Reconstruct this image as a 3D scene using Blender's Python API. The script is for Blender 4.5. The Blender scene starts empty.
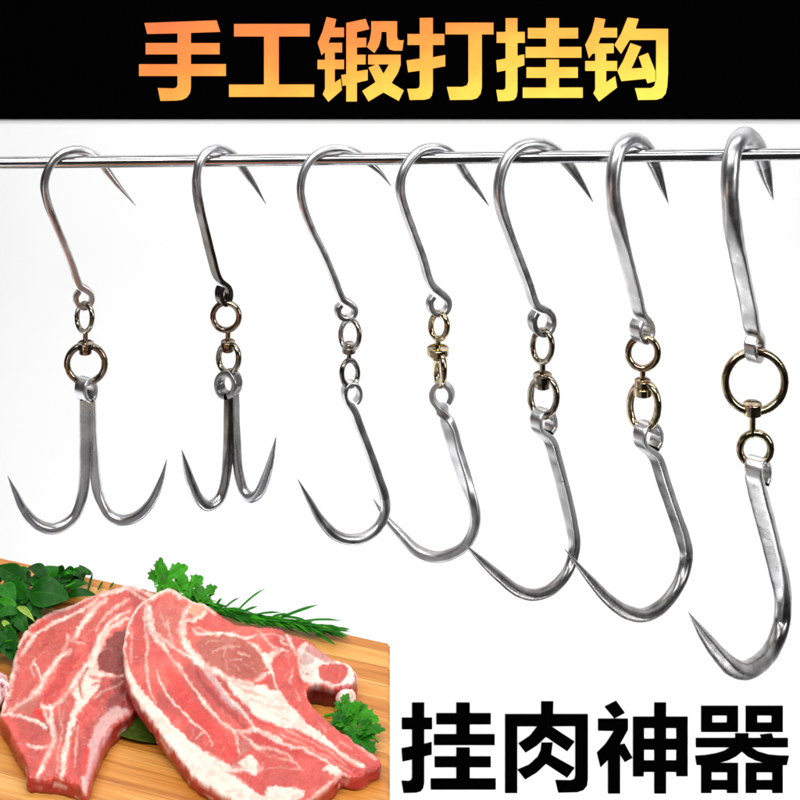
import bpy, bmesh, math, random
import numpy as np
from mathutils import Vector, Matrix
from mathutils.geometry import delaunay_2d_cdt

random.seed(7); rng = np.random.default_rng(7)
scene = bpy.context.scene
COL = scene.collection

# ------------------------------------------------------------------ geometry of the view
# One picture unit on the rail plane (y = 0) is a millimetre; the lens is shifted like an
# architectural lens, so the rail plane stays square while the table is seen from above.
D, H, ZB = 2.0, 0.9, -0.06          # camera distance, camera height, board top height
WALL_Y = 0.80

def P(x, y, Y=0.0):
    """point that stands at depth Y (metres)"""
    s = D / (D + Y)
    u, v = (x - 400) / 1000, (400 - y) / 1000
    return Vector((u / s, Y, H + (v - H) / s))

def Ph(x, y, h=0.0):
    """point h metres above the board top"""
    v = (400 - y) / 1000; z = ZB + h
    s = (H - v) / (H - z)
    return Vector(((x - 400) / 1000 / s, D / s - D, z))

# ------------------------------------------------------------------ object helpers
def tag(o, label=None, cat=None, group=None, kind=None):
    if label: o['label'] = label
    if cat: o['category'] = cat
    if group: o['group'] = group
    if kind: o['kind'] = kind
    return o

def link(o, parent=None, world=True):
    COL.objects.link(o)
    if parent is not None:
        o.parent = parent
        o.matrix_parent_inverse = Matrix.Translation(parent.location).inverted()
    return o

def empty(name, loc, label, cat, group=None):
    o = bpy.data.objects.new(name, None)
    o.empty_display_size = 0.01
    o.location = loc
    COL.objects.link(o)
    return tag(o, label, cat, group)

def mesh_obj(name, verts, faces, mat, parent=None, smooth=True, normals=None):
    me = bpy.data.meshes.new(name)
    me.from_pydata([tuple(v) for v in verts], [], faces)
    me.materials.append(mat)
    me.update()
    if smooth:
        me.polygons.foreach_set('use_smooth', [True] * len(me.polygons))
    if normals is not None:
        me.normals_split_custom_set_from_vertices([tuple(n) for n in normals])
    return link(bpy.data.objects.new(name, me), parent)

def merge(*vf):
    V, F = [], []
    for v, f in vf:
        n = len(V); V += list(v); F += [tuple(i + n for i in q) for q in f]
    return V, F

# ------------------------------------------------------------------ materials
def new_mat(name):
    m = bpy.data.materials.new(name); m.use_nodes = True
    nt = m.node_tree
    return m, nt, nt.nodes['Principled BSDF']

def N(nt, typ, **kw):
    n = nt.nodes.new(typ)
    for k, v in kw.items():
        if k in n.inputs: n.inputs[k].default_value = v
        else: setattr(n, k, v)
    return n

def ramp(nt, stops, src=None):
    r = nt.nodes.new('ShaderNodeValToRGB')
    el = r.color_ramp.elements
    while len(el) < len(stops): el.new(0.5)
    for e, (p, c) in zip(el, stops):
        e.position = p; e.color = (*c, 1) if len(c) == 3 else c
    if src is not None: nt.links.new(src, r.inputs[0])
    return r

def bump(nt, b, src, strength, dist):
    n = N(nt, 'ShaderNodeBump'); n.inputs['Strength'].default_value = strength
    n.inputs['Distance'].default_value = dist
    nt.links.new(src, n.inputs['Height']); nt.links.new(n.outputs[0], b.inputs['Normal'])
    return n

def objcoord(nt, scale=(1, 1, 1), rot=(0, 0, 0)):
    t = nt.nodes.new('ShaderNodeTexCoord'); mp = nt.nodes.new('ShaderNodeMapping')
    mp.inputs['Scale'].default_value = scale; mp.inputs['Rotation'].default_value = rot
    nt.links.new(t.outputs['Object'], mp.inputs['Vector'])
    return mp.outputs[0]

def steel(name, lo, hi, r0, r1, bstr, bscale, seed=0.0):
    m, nt, b = new_mat(name)
    g = nt.nodes.new('ShaderNodeNewGeometry')
    add = N(nt, 'ShaderNodeVectorMath', operation='ADD'); add.inputs[1].default_value = (seed, seed, seed)
    nt.links.new(g.outputs['Position'], add.inputs[0])
    n1 = N(nt, 'ShaderNodeTexNoise', Scale=38.0, Detail=5.0, Roughness=0.6)
    n2 = N(nt, 'ShaderNodeTexNoise', Scale=bscale, Detail=4.0, Roughness=0.6)
    n3 = N(nt, 'ShaderNodeTexNoise', Scale=900.0, Detail=2.0)
    for n in (n1, n2, n3): nt.links.new(add.outputs[0], n.inputs['Vector'])
    r = ramp(nt, [(0.30, lo), (0.62, hi)], n1.outputs['Fac'])
    # scattered small dark pits
    pit = ramp(nt, [(0.28, (0.45, 0.44, 0.42)), (0.40, (1, 1, 1))], n3.outputs['Fac'])
    mx = N(nt, 'ShaderNodeMix', data_type='RGBA', blend_type='MULTIPLY'); mx.inputs[0].default_value = 0.22
    nt.links.new(r.outputs[0], mx.inputs[6]); nt.links.new(pit.outputs[0], mx.inputs[7])
    nt.links.new(mx.outputs[2], b.inputs['Base Color'])
    b.inputs['Metallic'].default_value = 1.0
    mr = N(nt, 'ShaderNodeMapRange'); mr.inputs[1].default_value = 0.3; mr.inputs[2].default_value = 0.7
    mr.inputs[3].default_value = r0; mr.inputs[4].default_value = r1
    nt.links.new(n2.outputs['Fac'], mr.inputs[0]); nt.links.new(mr.outputs[0], b.inputs['Roughness'])
    bump(nt, b, n2.outputs['Fac'], bstr * 0.7, 0.0005)
    return m

M = {}
M['steel'] = steel('polished_steel', (0.40, 0.40, 0.41), (0.68, 0.68, 0.69), 0.26, 0.40, 0.25, 80)
M['steel_b'] = steel('forged_steel', (0.36, 0.36, 0.37), (0.68, 0.68, 0.69), 0.27, 0.42, 0.3, 90, 3.1)
M['steel_bright'] = steel('bright_flat_steel', (0.60, 0.60, 0.61), (0.90, 0.90, 0.90), 0.22, 0.38, 0.03, 60, 3.1)  # pale base puts the bright reflections of the shanks into the colour
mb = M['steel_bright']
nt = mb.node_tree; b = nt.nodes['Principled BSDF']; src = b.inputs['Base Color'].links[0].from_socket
ag = N(nt, 'ShaderNodeAttribute', attribute_name='steel_tone')
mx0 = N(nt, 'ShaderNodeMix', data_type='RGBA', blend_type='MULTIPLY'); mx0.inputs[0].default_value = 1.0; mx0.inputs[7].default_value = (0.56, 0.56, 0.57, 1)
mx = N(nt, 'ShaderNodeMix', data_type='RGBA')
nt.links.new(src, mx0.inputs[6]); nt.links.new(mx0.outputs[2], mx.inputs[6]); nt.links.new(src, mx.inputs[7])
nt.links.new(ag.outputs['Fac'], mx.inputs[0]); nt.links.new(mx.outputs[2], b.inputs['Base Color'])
M['steel_dark'] = steel('darker_forged_steel', (0.22, 0.215, 0.21), (0.46, 0.455, 0.45), 0.20, 0.34, 0.07, 60, 5.7)  # darker base puts the dark undersides of the lower bends into the colour
mb = M['steel_black'] = steel('blackened_forged_steel', (0.38, 0.38, 0.39), (0.68, 0.68, 0.69), 0.18, 0.34, 0.3, 90, 5.7)
nt = mb.node_tree; b = nt.nodes['Principled BSDF']; src = b.inputs['Base Color'].links[0].from_socket
ag = N(nt, 'ShaderNodeAttribute', attribute_name='steel_tone')
mx = N(nt, 'ShaderNodeMix', data_type='RGBA', blend_type='MULTIPLY'); mx.inputs[7].default_value = (0.20, 0.17, 0.14, 1)
nt.links.new(ag.outputs['Fac'], mx.inputs[0]); nt.links.new(src, mx.inputs[6]); nt.links.new(mx.outputs[2], b.inputs['Base Color'])
M['point'] = steel('ground_steel_point', (0.36, 0.36, 0.37), (0.60, 0.60, 0.61), 0.22, 0.32, 0.03, 60, 1.3)
M['rail'] = steel('chromed_steel', (0.46, 0.46, 0.47), (0.60, 0.60, 0.61), 0.13, 0.20, 0.05, 60, 9.0)

def plated(name, stops, rough, seed):
    m, nt, b = new_mat(name)
    g = nt.nodes.new('ShaderNodeNewGeometry')
    add = N(nt, 'ShaderNodeVectorMath', operation='ADD'); add.inputs[1].default_value = (seed, seed, seed)
    nt.links.new(g.outputs['Position'], add.inputs[0])
    n1 = N(nt, 'ShaderNodeTexNoise', Scale=70.0, Detail=3.0); nt.links.new(add.outputs[0], n1.inputs['Vector'])
    r = ramp(nt, stops, n1.outputs['Fac']); nt.links.new(r.outputs[0], b.inputs['Base Color'])
    b.inputs['Metallic'].default_value = 1.0; b.inputs['Roughness'].default_value = rough
    n2 = N(nt, 'ShaderNodeTexNoise', Scale=300.0, Detail=3.0); nt.links.new(add.outputs[0], n2.inputs['Vector'])
    bump(nt, b, n2.outputs['Fac'], 0.25, 0.0005)
    return m
M['bronze'] = plated('dark_bronze_plating', [(0.30, (0.10, 0.078, 0.06)), (0.5, (0.42, 0.37, 0.29)), (0.7, (0.11, 0.065, 0.055))], 0.15, 0.0)
M['brass'] = plated('yellow_zinc_plating', [(0.30, (0.16, 0.12, 0.065)), (0.48, (0.60, 0.52, 0.32)), (0.60, (0.36, 0.22, 0.165)), (0.72, (0.15, 0.16, 0.07))], 0.14, 2.0)
M['nickel'] = plated('dull_nickel_plating', [(0.30, (0.10, 0.095, 0.08)), (0.6, (0.46, 0.44, 0.39))], 0.24, 4.0)

def plain(name, col, rough=0.5, spec=0.5):
    m, nt, b = new_mat(name)
    b.inputs['Base Color'].default_value = (*col, 1); b.inputs['Roughness'].default_value = rough
    b.inputs['Specular IOR Level'].default_value = spec
    return m, nt, b

m, nt, b = plain('white_painted_wall', (0.86, 0.86, 0.86), 0.9, 0.1)
n = N(nt, 'ShaderNodeTexNoise', Scale=2.2, Detail=4.0)
nt.links.new(objcoord(nt), n.inputs['Vector'])
r = ramp(nt, [(0.3, (0.83, 0.83, 0.835)), (0.7, (0.88, 0.88, 0.88))], n.outputs['Fac'])
nt.links.new(r.outputs[0], b.inputs['Base Color'])
n2 = N(nt, 'ShaderNodeTexNoise', Scale=400.0, Detail=2.0); nt.links.new(objcoord(nt), n2.inputs['Vector'])
bump(nt, b, n2.outputs['Fac'], 0.08, 0.0005)
M['wall'] = m
M['black'] = plain('matt_black_paint', (0.0006, 0.0006, 0.0006), 0.9, 0.0)[0]
M['pedestal'] = plain('grey_pedestal_paint', (0.42, 0.42, 0.42), 0.6, 0.3)[0]

m, nt, b = plain('gold_letter_enamel', (0.9, 0.4, 0.1), 0.6, 0.1)
g = nt.nodes.new('ShaderNodeTexCoord'); sx = nt.nodes.new('ShaderNodeSeparateXYZ')
nt.links.new(g.outputs['Object'], sx.inputs[0])
def mad(nt, a, k, c):
    q = N(nt, 'ShaderNodeMath', operation='MULTIPLY_ADD'); q.inputs[1].default_value = k; q.inputs[2].default_value = c
    nt.links.new(a, q.inputs[0]); return q.outputs[0]
# letters are modelled in the sign's own metres: x to the right, z up
gx = mad(nt, sx.outputs[0], 0.68, 0.25); gz = mad(nt, sx.outputs[2], -3.9, 0.21)
ad = N(nt, 'ShaderNodeMath', operation='ADD'); nt.links.new(gx, ad.inputs[0]); nt.links.new(gz, ad.inputs[1])
nz = N(nt, 'ShaderNodeTexNoise', Scale=10.0, Detail=6.0, Roughness=0.62); nt.links.new(g.outputs['Object'], nz.inputs['Vector'])
ad2 = N(nt, 'ShaderNodeMath', operation='ADD'); nt.links.new(ad.outputs[0], ad2.inputs[0])
nt.links.new(mad(nt, nz.outputs['Fac'], 0.62, -0.31), ad2.inputs[1])
r = ramp(nt, [(0.0, (0.82, 0.19, 0.065)), (0.28, (0.96, 0.27, 0.06)), (0.52, (0.98, 0.46, 0.07)), (0.75, (0.98, 0.66, 0.09)), (1.0, (0.98, 0.88, 0.12))], ad2.outputs[0])
nt.links.new(r.outputs[0], b.inputs['Base Color'])
M['gold'] = m

# ------------------------------------------------------------------ setting: wall, pedestal
def box(x0, x1, y0, y1, z0, z1):
    V = [(x0, y0, z0), (x1, y0, z0), (x1, y1, z0), (x0, y1, z0), (x0, y0, z1), (x1, y0, z1), (x1, y1, z1), (x0, y1, z1)]
    F = [(0, 3, 2, 1), (4, 5, 6, 7), (0, 1, 5, 4), (1, 2, 6, 5), (2, 3, 7, 6), (3, 0, 4, 7)]
    return V, F

V, F = box(-2.2, 2.2, WALL_Y, WALL_Y + 0.05, -2.2, 1.6)
w = mesh_obj('back_wall', V, F, M['wall'], None, False)
tag(w, 'plain white wall behind the hanging meat hooks', 'wall', kind='structure')

V, F = box(-2.2, 2.2, -3.0, WALL_Y - 0.001, -1.20, -1.15)  # dark floor out of view, added to darken reflections in the steel
w = mesh_obj('floor', V, F, plain('added_dark_floor', (0.03, 0.03, 0.032), 0.7, 0.2)[0], None, False)
tag(w, 'plain dark floor under the wall', 'floor', kind='structure')

# ------------------------------------------------------------------ lettering
def G(ox, oy, sc, polys):
    """outline points in eighths of a picture unit -> picture units"""
    return [[(ox + x * sc, oy + y * sc) for x, y in poly] for poly in polys]
k8, k13 = 1 / 8, 105 / 800
GL = {}
GL['s'] = G(130, 10, k8, [[(115,105),(692,85),(722,175),(487,183),(487,267),(717,267),(717,355),(487,355),(487,435),(767,435),(767,528),(487,528),(487,620),(480,665),(455,700),(420,718),(370,725),(243,727),(222,625),(345,630),(370,622),(380,600),(380,528),(72,528),(72,435),(380,435),(380,355),(125,355),(125,265),(380,265),(380,187),(137,192)]])
GL['g'] = G(220, 10, k8, [[(112,113),(717,113),(717,212),(470,212),(470,598),(753,598),(753,695),(72,695),(72,598),(352,598),(352,212),(112,212)]])
GL['d'] = G(310, 10, k8, [
 [(132,58),(210,75),(195,143),(272,143),(272,217),(163,217),(148,265),(257,265),(257,340),(198,340),(198,400),(272,400),(272,473),(198,473),(198,582),(245,552),(255,640),(147,735),(102,675),(120,630),(120,473),(60,473),(60,400),(120,400),(120,340),(110,345),(92,362),(62,262),(100,170)],
 [(290,105),(445,73),(475,153),(375,177),(375,225),(450,225),(450,297),(375,300),(375,360),(445,360),(445,435),(375,435),(375,492),(462,480),(462,562),(375,582),(375,732),(290,732),(290,602),(260,608),(250,522),(290,515)],
 [(490,92),(697,92),(697,215),(705,240),(725,245),(750,243),(738,325),(670,325),(635,315),(615,285),(612,175),(572,175),(568,230),(550,290),(515,345),(455,297),(478,240),(490,170)],
 [(465,360),(725,360),(725,440),(705,500),(652,585),(750,645),(710,728),(588,660),(468,732),(418,648),(525,578),(468,462),(530,437),(465,435)],
 [(545,435),(632,435),(588,512)]])
GL['h'] = G(400, 10, k8, [
 [(158,65),(263,65),(263,193),(355,193),(355,280),(263,280),(263,380),(362,362),(362,450),(263,468),(263,640),(255,685),(235,708),(195,718),(78,720),(58,632),(130,632),(152,625),(158,600),(158,485),(65,498),(52,405),(158,390),(158,280),(60,280),(60,193),(158,193)],
 [(364,103),(748,103),(748,195),(655,195),(655,620),(645,670),(618,705),(575,718),(400,720),(375,617),(500,617),(535,605),(547,575),(547,195),(364,195)]])
GL['u'] = G(490, 10, k8, [
 [(125,67),(220,67),(220,177),(278,177),(278,263),(220,263),(220,368),(275,357),(275,442),(220,460),(220,650),(212,695),(190,720),(150,727),(65,730),(50,640),(105,642),(122,632),(125,610),(125,483),(57,497),(50,403),(125,390),(125,263),(53,263),(53,177),(125,177)],
 [(450,67),(552,67),(552,145),(705,145),(705,228),(552,228),(552,297),(732,297),(732,382),(285,382),(285,297),(450,297),(450,228),(303,228),(303,145),(450,145)],
 [(450,398),(552,398),(552,460),(703,460),(703,543),(552,543),(552,622),(742,622),(742,703),(262,703),(262,622),(450,622),(450,543),(292,543),(292,460),(450,460)]])
GL['k'] = G(580, 10, k8, [
 [(122,62),(203,75),(188,145),(297,145),(297,220),(163,220),(148,270),(270,270),(270,345),(210,347),(210,410),(297,410),(297,487),(210,487),(210,580),(282,532),(297,620),(152,732),(107,668),(122,635),(122,487),(42,487),(42,410),(122,410),(122,347),(98,350),(72,388),(42,280),(95,175)],
 [(382,62),(470,73),(445,152),(705,152),(705,500),(698,610),(685,670),(655,705),(610,718),(465,720),(440,627),(570,627),(595,610),(608,560),(610,240),(397,240),(328,352),(276,280),(330,190)],
 [(405,267),(490,295),(412,470),(500,465),(470,375),(545,345),(603,490),(603,570),(540,587),(527,550),(332,570),(299,488),(345,410)]])
GL['u2'] = G(395, 695, k13, [
 [(130,62),(223,62),(223,177),(283,177),(283,262),(223,262),(223,377),(280,362),(280,455),(223,468),(223,670),(215,710),(195,735),(160,745),(65,747),(50,657),(105,660),(125,650),(130,630),(130,492),(57,508),(50,410),(130,395),(130,262),(52,262),(52,177),(130,177)],
 [(467,62),(570,62),(570,143),(730,143),(730,225),(570,225),(570,303),(760,303),(760,383),(297,383),(297,303),(467,303),(467,225),(315,225),(315,143),(467,143)],
 [(467,405),(570,405),(570,472),(730,472),(730,552),(570,552),(570,640),(768,640),(768,722),(272,722),(272,640),(467,640),(467,552),(302,552),(302,472),(467,472)]])
GL['r'] = G(495, 695, k13, [
 [(352,53),(445,53),(442,150),(708,150),(708,640),(702,690),(675,725),(625,742),(482,745),(460,652),(575,655),(605,645),(612,615),(612,238),(425,240),(605,358),(550,430),(388,320),(320,385),(233,440),(180,372),(265,315),(325,240),(170,240),(170,748),(77,748),(77,150),(352,150)],
 [(355,367),(440,367),(428,460),(605,558),(550,632),(388,525),(320,590),(230,645),(173,572),(260,535),(325,475),(348,425)]])
GL['n'] = G(590, 695, k13, [
 [(113,92),(200,48),(265,138),(185,180)],
 [(62,185),(290,185),(290,265),(225,383),(265,375),(323,480),(265,513),(230,458),(230,752),(137,752),(137,495),(80,553),(53,443),(120,375),(185,275),(62,273)],
 [(490,62),(580,62),(580,170),(745,170),(745,620),(658,620),(658,587),(580,587),(580,752),(490,752),(490,587),(410,587),(410,622),(328,622),(328,170),(490,170)],
 [(412,253),(490,253),(490,338),(412,338)], [(580,253),(658,253),(658,338),(580,338)],
 [(412,418),(490,418),(490,503),(412,503)], [(580,418),(658,418),(658,503),(580,503)]])
GL['q'] = G(690, 695, k13, [
 [(85,87),(367,87),(367,283),(85,283)], [(170,157),(282,157),(282,215),(170,215)],
 [(425,87),(708,87),(708,283),(425,283)], [(513,157),(622,157),(622,215),(513,215)],
 [(345,297),(447,297),(445,332),(545,332),(533,307),(625,297),(637,332),(747,332),(747,400),(465,400),(520,435),(600,458),(680,466),(755,467),(738,535),(708,535),(708,748),(627,748),(627,723),(508,723),(508,748),(425,748),(425,522),(580,522),(500,500),(440,470),(395,433),(350,470),(290,500),(205,522),(367,522),(367,748),(282,748),(282,723),(165,723),(165,748),(85,748),(85,535),(50,535),(40,467),(120,462),(200,448),(260,430),(310,400),(45,400),(45,332),(345,332)],
 [(165,590),(285,590),(285,653),(165,653)], [(508,590),(627,590),(627,653),(508,653)]])

def letter(name, polys, mat, faceY, thick, origin, parent=None):
    """flat cut-out character of real thickness; its front lies at depth faceY"""
    cu = bpy.data.curves.new(name, 'CURVE'); cu.dimensions = '2D'; cu.fill_mode = 'BOTH'
    cu.extrude = thick / 2
    for poly in polys:
        sp = cu.splines.new('POLY'); sp.points.add(len(poly) - 1); sp.use_cyclic_u = True
        for q, (x, y) in zip(sp.points, poly):
            p = P(x, y, faceY) - origin
            q.co = (p.x, p.z, 0, 1)
    tmp = bpy.data.objects.new('tmp', cu); COL.objects.link(tmp)
    dg = bpy.context.evaluated_depsgraph_get()
    me = bpy.data.meshes.new_from_object(tmp.evaluated_get(dg))
    bpy.data.objects.remove(tmp); bpy.data.curves.remove(cu)
    off = faceY - origin.y + thick / 2
    for v in me.vertices:
        x, y, z = v.co; v.co = (x, off - z, y)
    me.flip_normals()
    bm = bmesh.new(); bm.from_mesh(me); bmesh.ops.remove_doubles(bm, verts=bm.verts, dist=1e-6)
    bmesh.ops.recalc_face_normals(bm, faces=bm.faces); bm.to_mesh(me); bm.free()
    me.name = name; me.materials.clear(); me.materials.append(mat)
    o = bpy.data.objects.new(name, me); COL.objects.link(o)
    if parent is None: o.location = origin
    else: o.parent = parent
    return o

BF = WALL_Y - 0.0055                 # front face of the black sign board
c = P(400, 119.5, BF)
sign = empty('sign_board', P(400, 60, BF), 'long black sign board with orange and yellow characters above the rail', 'sign')
o0 = sign.location
V, F = box(-0.78, 0.78, 0.0, WALL_Y - BF - 0.001, c.z - o0.z, 0.16)
bo = mesh_obj('board', V, F, M['black'], None, False); bo.parent = sign
for ch in 'sgdhuk':
    letter('character', GL[ch], M['gold'], BF - 0.0025, 0.0024, o0, sign)

wl = {'u2': 'bold black character with a hand-side stroke, leftmost of the four on the wall',
      'r': 'bold black character like an open frame holding two nested peaks',
      'n': 'bold black character with a slanted dot and a four-pane grid',
      'q': 'bold black character made of four small boxes around a cross stroke'}
for ch in ('u2', 'r', 'n', 'q'):
    xs = [x for p in GL[ch] for x, y in p]
    o = letter('wall_character', GL[ch], M['black'], WALL_Y - 0.0018, 0.0015, P(sum((min(xs), max(xs))) / 2, 795, WALL_Y - 0.0018))
    tag(o, wl[ch], 'character', 'black characters on the wall')
KEY, FILL, WASH, WASH2, AMB, STRIP, LEFT = 46, 18, 17, 9, 0.03, 3.5, 3.6
# ------------------------------------------------------------------ rail
rail_l, rail_r = P(-330, 166.4), P(1130, 150.6)
def tube(A, B, r, n=32, cap=True):
    ax = (B - A).normalized(); u = ax.orthogonal().normalized(); v = ax.cross(u)
    V, F = [], []
    for q in (A, B):
        for i in range(n):
            t = 2 * math.pi * i / n; V.append(q + (u * math.cos(t) + v * math.sin(t)) * r)
    for i in range(n): F.append((i, (i + 1) % n, n + (i + 1) % n, n + i))
    return V, F
V, F = tube(rail_l, rail_r, 0.0059, 40)
rail = empty('hanging_rail', rail_l, 'long round chromed steel rail that all the hooks hang from', 'rail')
mesh_obj('bar', V, F, M['rail'], rail)
for e in (rail_l, rail_r):          # end sockets, outside the picture
    bm = bmesh.new()
    bmesh.ops.create_cone(bm, cap_ends=True, segments=32, radius1=0.013, radius2=0.011, depth=0.03,
                          matrix=Matrix.Translation(e) @ Matrix.Rotation(math.pi / 2, 4, 'Y'))
    me = bpy.data.meshes.new('end_socket'); bm.to_mesh(me); bm.free(); me.materials.append(M['rail'])
    link(bpy.data.objects.new('end_socket', me), rail)
    bx_, by_ = box(e.x - 0.008, e.x + 0.008, 0.012, WALL_Y - 0.003, e.z - 0.008, e.z + 0.008)
    mesh_obj('wall_bracket', bx_, by_, M['rail'], rail, False)

# ------------------------------------------------------------------ swept hooks
def catmull(pts, per=14):
    pts = np.array(pts, float); n = len(pts)
    out, idx = [], []
    for i in range(n - 1):
        p0 = pts[max(i - 1, 0)]; p1 = pts[i]; p2 = pts[i + 1]; p3 = pts[min(i + 2, n - 1)]
        d = lambda a, b: max(np.linalg.norm(a[:2] - b[:2]), 1e-9) ** 0.5
        t0 = 0; t1 = t0 + (d(p0, p1) if i > 0 else d(p1, p2)); t2 = t1 + d(p1, p2); t3 = t2 + (d(p2, p3) if i < n - 2 else d(p1, p2))
        if i == 0: p0 = 2 * p1 - p2
        if i == n - 2: p3 = 2 * p2 - p1
        for k in range(per):
            t = t1 + (t2 - t1) * k / per
            A1 = (t1 - t) / (t1 - t0) * p0 + (t - t0) / (t1 - t0) * p1
            A2 = (t2 - t) / (t2 - t1) * p1 + (t - t1) / (t2 - t1) * p2
            A3 = (t3 - t) / (t3 - t2) * p2 + (t - t2) / (t3 - t2) * p3
            B1 = (t2 - t) / (t2 - t0) * A1 + (t - t0) / (t2 - t0) * A2
            B2 = (t3 - t) / (t3 - t1) * A2 + (t - t1) / (t3 - t1) * A3
            out.append((t2 - t) / (t2 - t1) * B1 + (t - t1) / (t2 - t1) * B2)
            idx.append(i + k / per)
    out.append(pts[-1]); idx.append(n - 1)
    return np.array(out), np.array(idx)

FULL = 1.08
class Plane:
    """upright plane turned by yaw about the vertical through picture column xa at depth Ya"""
    def __init__(s, xa, Ya, yaw):
        s.Ya = Ya; s.c, s.s = math.cos(math.radians(yaw)), math.sin(math.radians(yaw))
        s.X0 = (xa - 400) / 1000 * (D + Ya) / D
    def pz(s, x, y):
        u = (x - 400) / 1000
        p = (u * (D + s.Ya) - s.X0 * D) / (s.c * D - u * s.s)
        return p, P(x, y, s.Ya + p * s.s).z
    def depth(s, x):
        return s.Ya + s.pz(x, 0)[0] * s.s
    def at(s, p, z): return Vector((s.X0 + p * s.c, s.Ya + p * s.s, z))
    def nrm(s): return Vector((-s.s, s.c, 0))

def sweep(plane, ctrl, per=14, nseg=28, closed=False, rough=0.0, seed=0):
    """ctrl: (x, y, a, b, n) - a half thickness in the plane, b across it (mm), n squareness"""
    pts = []
    for q in ctrl:
        x, y, a, b, n = q[:5]; tw = q[5] if len(q) > 5 else 0.0
        p, z = plane.pz(x, y); pts.append((p, z, a * FULL / 1000, b * FULL / 1000, n, tw))
    out, idx = catmull(pts, per)
    r_ = np.random.default_rng(seed)
    ph = r_.uniform(0, 6.28, 6)
    B0 = plane.nrm(); V, NN = [], []
    L = len(out)
    for i in range(L):
        p, z, a, b, n, tw = out[i]
        q0, q1 = out[max(i - 1, 0)], out[min(i + 1, L - 1)]
        t = np.array((q1[0] - q0[0], q1[1] - q0[1])); t /= max(np.linalg.norm(t), 1e-9)
        nx, nz = -t[1], t[0]
        nv = Vector((nx * plane.c, nx * plane.s, nz)); B = B0
        if abs(tw) > 1e-6: nv, B = nv * math.cos(tw) + B0 * math.sin(tw), B0 * math.cos(tw) - nv * math.sin(tw)
        if rough:                     # hand-forged: the bar is never quite even
            a *= 1 + rough * (math.sin(i * 0.31 + ph[0]) + 0.6 * math.sin(i * 0.83 + ph[1]))
            b *= 1 + rough * (math.sin(i * 0.27 + ph[2]) + 0.6 * math.sin(i * 0.71 + ph[3]))
        c0 = plane.at(p, z)
        for k in range(nseg):
            f = 2 * math.pi * (k + 0.5) / nseg
            ca, sa = math.cos(f), math.sin(f)
            e = 2 / n
            qx = math.copysign(abs(ca) ** e, ca); qy = math.copysign(abs(sa) ** e, sa)
            V.append(c0 + nv * (a * qx) + B * (b * qy))
            gx = math.copysign(abs(qx) ** (n - 1), qx) / max(a, 1e-6); gy = math.copysign(abs(qy) ** (n - 1), qy) / max(b, 1e-6)
            NN.append((nv * gx + B * gy).normalized())
    return V, NN, idx, nseg

def slice_mesh(name, sw, i0, i1, mat, parent, cap0=True, cap1=True, fade=None):
    V, NN, idx, ns = sw
    rows = [i for i, q in enumerate(idx) if i0 - 1e-6 <= q <= i1 + 1e-6]
    a, b = rows[0], rows[-1]
    vv = V[a * ns:(b + 1) * ns]; nn = NN[a * ns:(b + 1) * ns]; m = b - a + 1
    F = []
    for r in range(m - 1):
        for k in range(ns):
            k2 = (k + 1) % ns
            F.append((r * ns + k, (r + 1) * ns + k, (r + 1) * ns + k2, r * ns + k2))
    vv = list(vv); nn = list(nn)
    def cap(row, rev):
        base = len(vv)
        ring = vv[row * ns:(row + 1) * ns]
        o = vv[(row + (1 if row == 0 else -1)) * ns:(row + (2 if row == 0 else 0)) * ns]
        d = (sum(ring, Vector()) - sum(o, Vector())).normalized()
        for q in ring: vv.append(q); nn.append(d)
        f = tuple(range(base, base + ns)); F.append(f if rev else f[::-1])
    if cap0: cap(0, False)
    if cap1: cap(m - 1, True)
    # outward winding
    me = bpy.data.meshes.new(name); me.from_pydata([tuple(v) for v in vv], [], F); me.update()
    bm = bmesh.new(); bm.from_mesh(me)
    f = bm.faces[0] if hasattr(bm.faces, 'ensure_lookup_table') and bm.faces.ensure_lookup_table() is None else None
    if f.normal.dot(nn[f.verts[0].index]) < 0: bmesh.ops.reverse_faces(bm, faces=bm.faces)
    bm.to_mesh(me); bm.free()
    me.materials.append(mat)
    if fade is not None:              # tone along the path: fade = (start, full), for blackening and painted brightness
        at = me.attributes.new('steel_tone', 'FLOAT', 'POINT')
        al = [min(1, max(fade[2] if len(fade) > 2 else 0, (idx[a + r] - fade[0]) / (fade[1] - fade[0]))) for r in range(m) for k in range(ns)]
        al += [al[0]] * (ns if cap0 else 0) + [al[-1]] * (ns if cap1 else 0)
        at.data.foreach_set('value', al)
    me.polygons.foreach_set('use_smooth', [True] * len(me.polygons))
    me.normals_split_custom_set_from_vertices([tuple(n) for n in nn])
    return link(bpy.data.objects.new(name, me), parent)

def arc(cx, cy, rx, ry, a0, a1, n):
    return [(cx + rx * math.cos(math.radians(a0 + (a1 - a0) * i / (n - 1))),
             cy + ry * math.sin(math.radians(a0 + (a1 - a0) * i / (n - 1)))) for i in range(n)]

def lerp(a, b, t): return a + (b - a) * t

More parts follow.
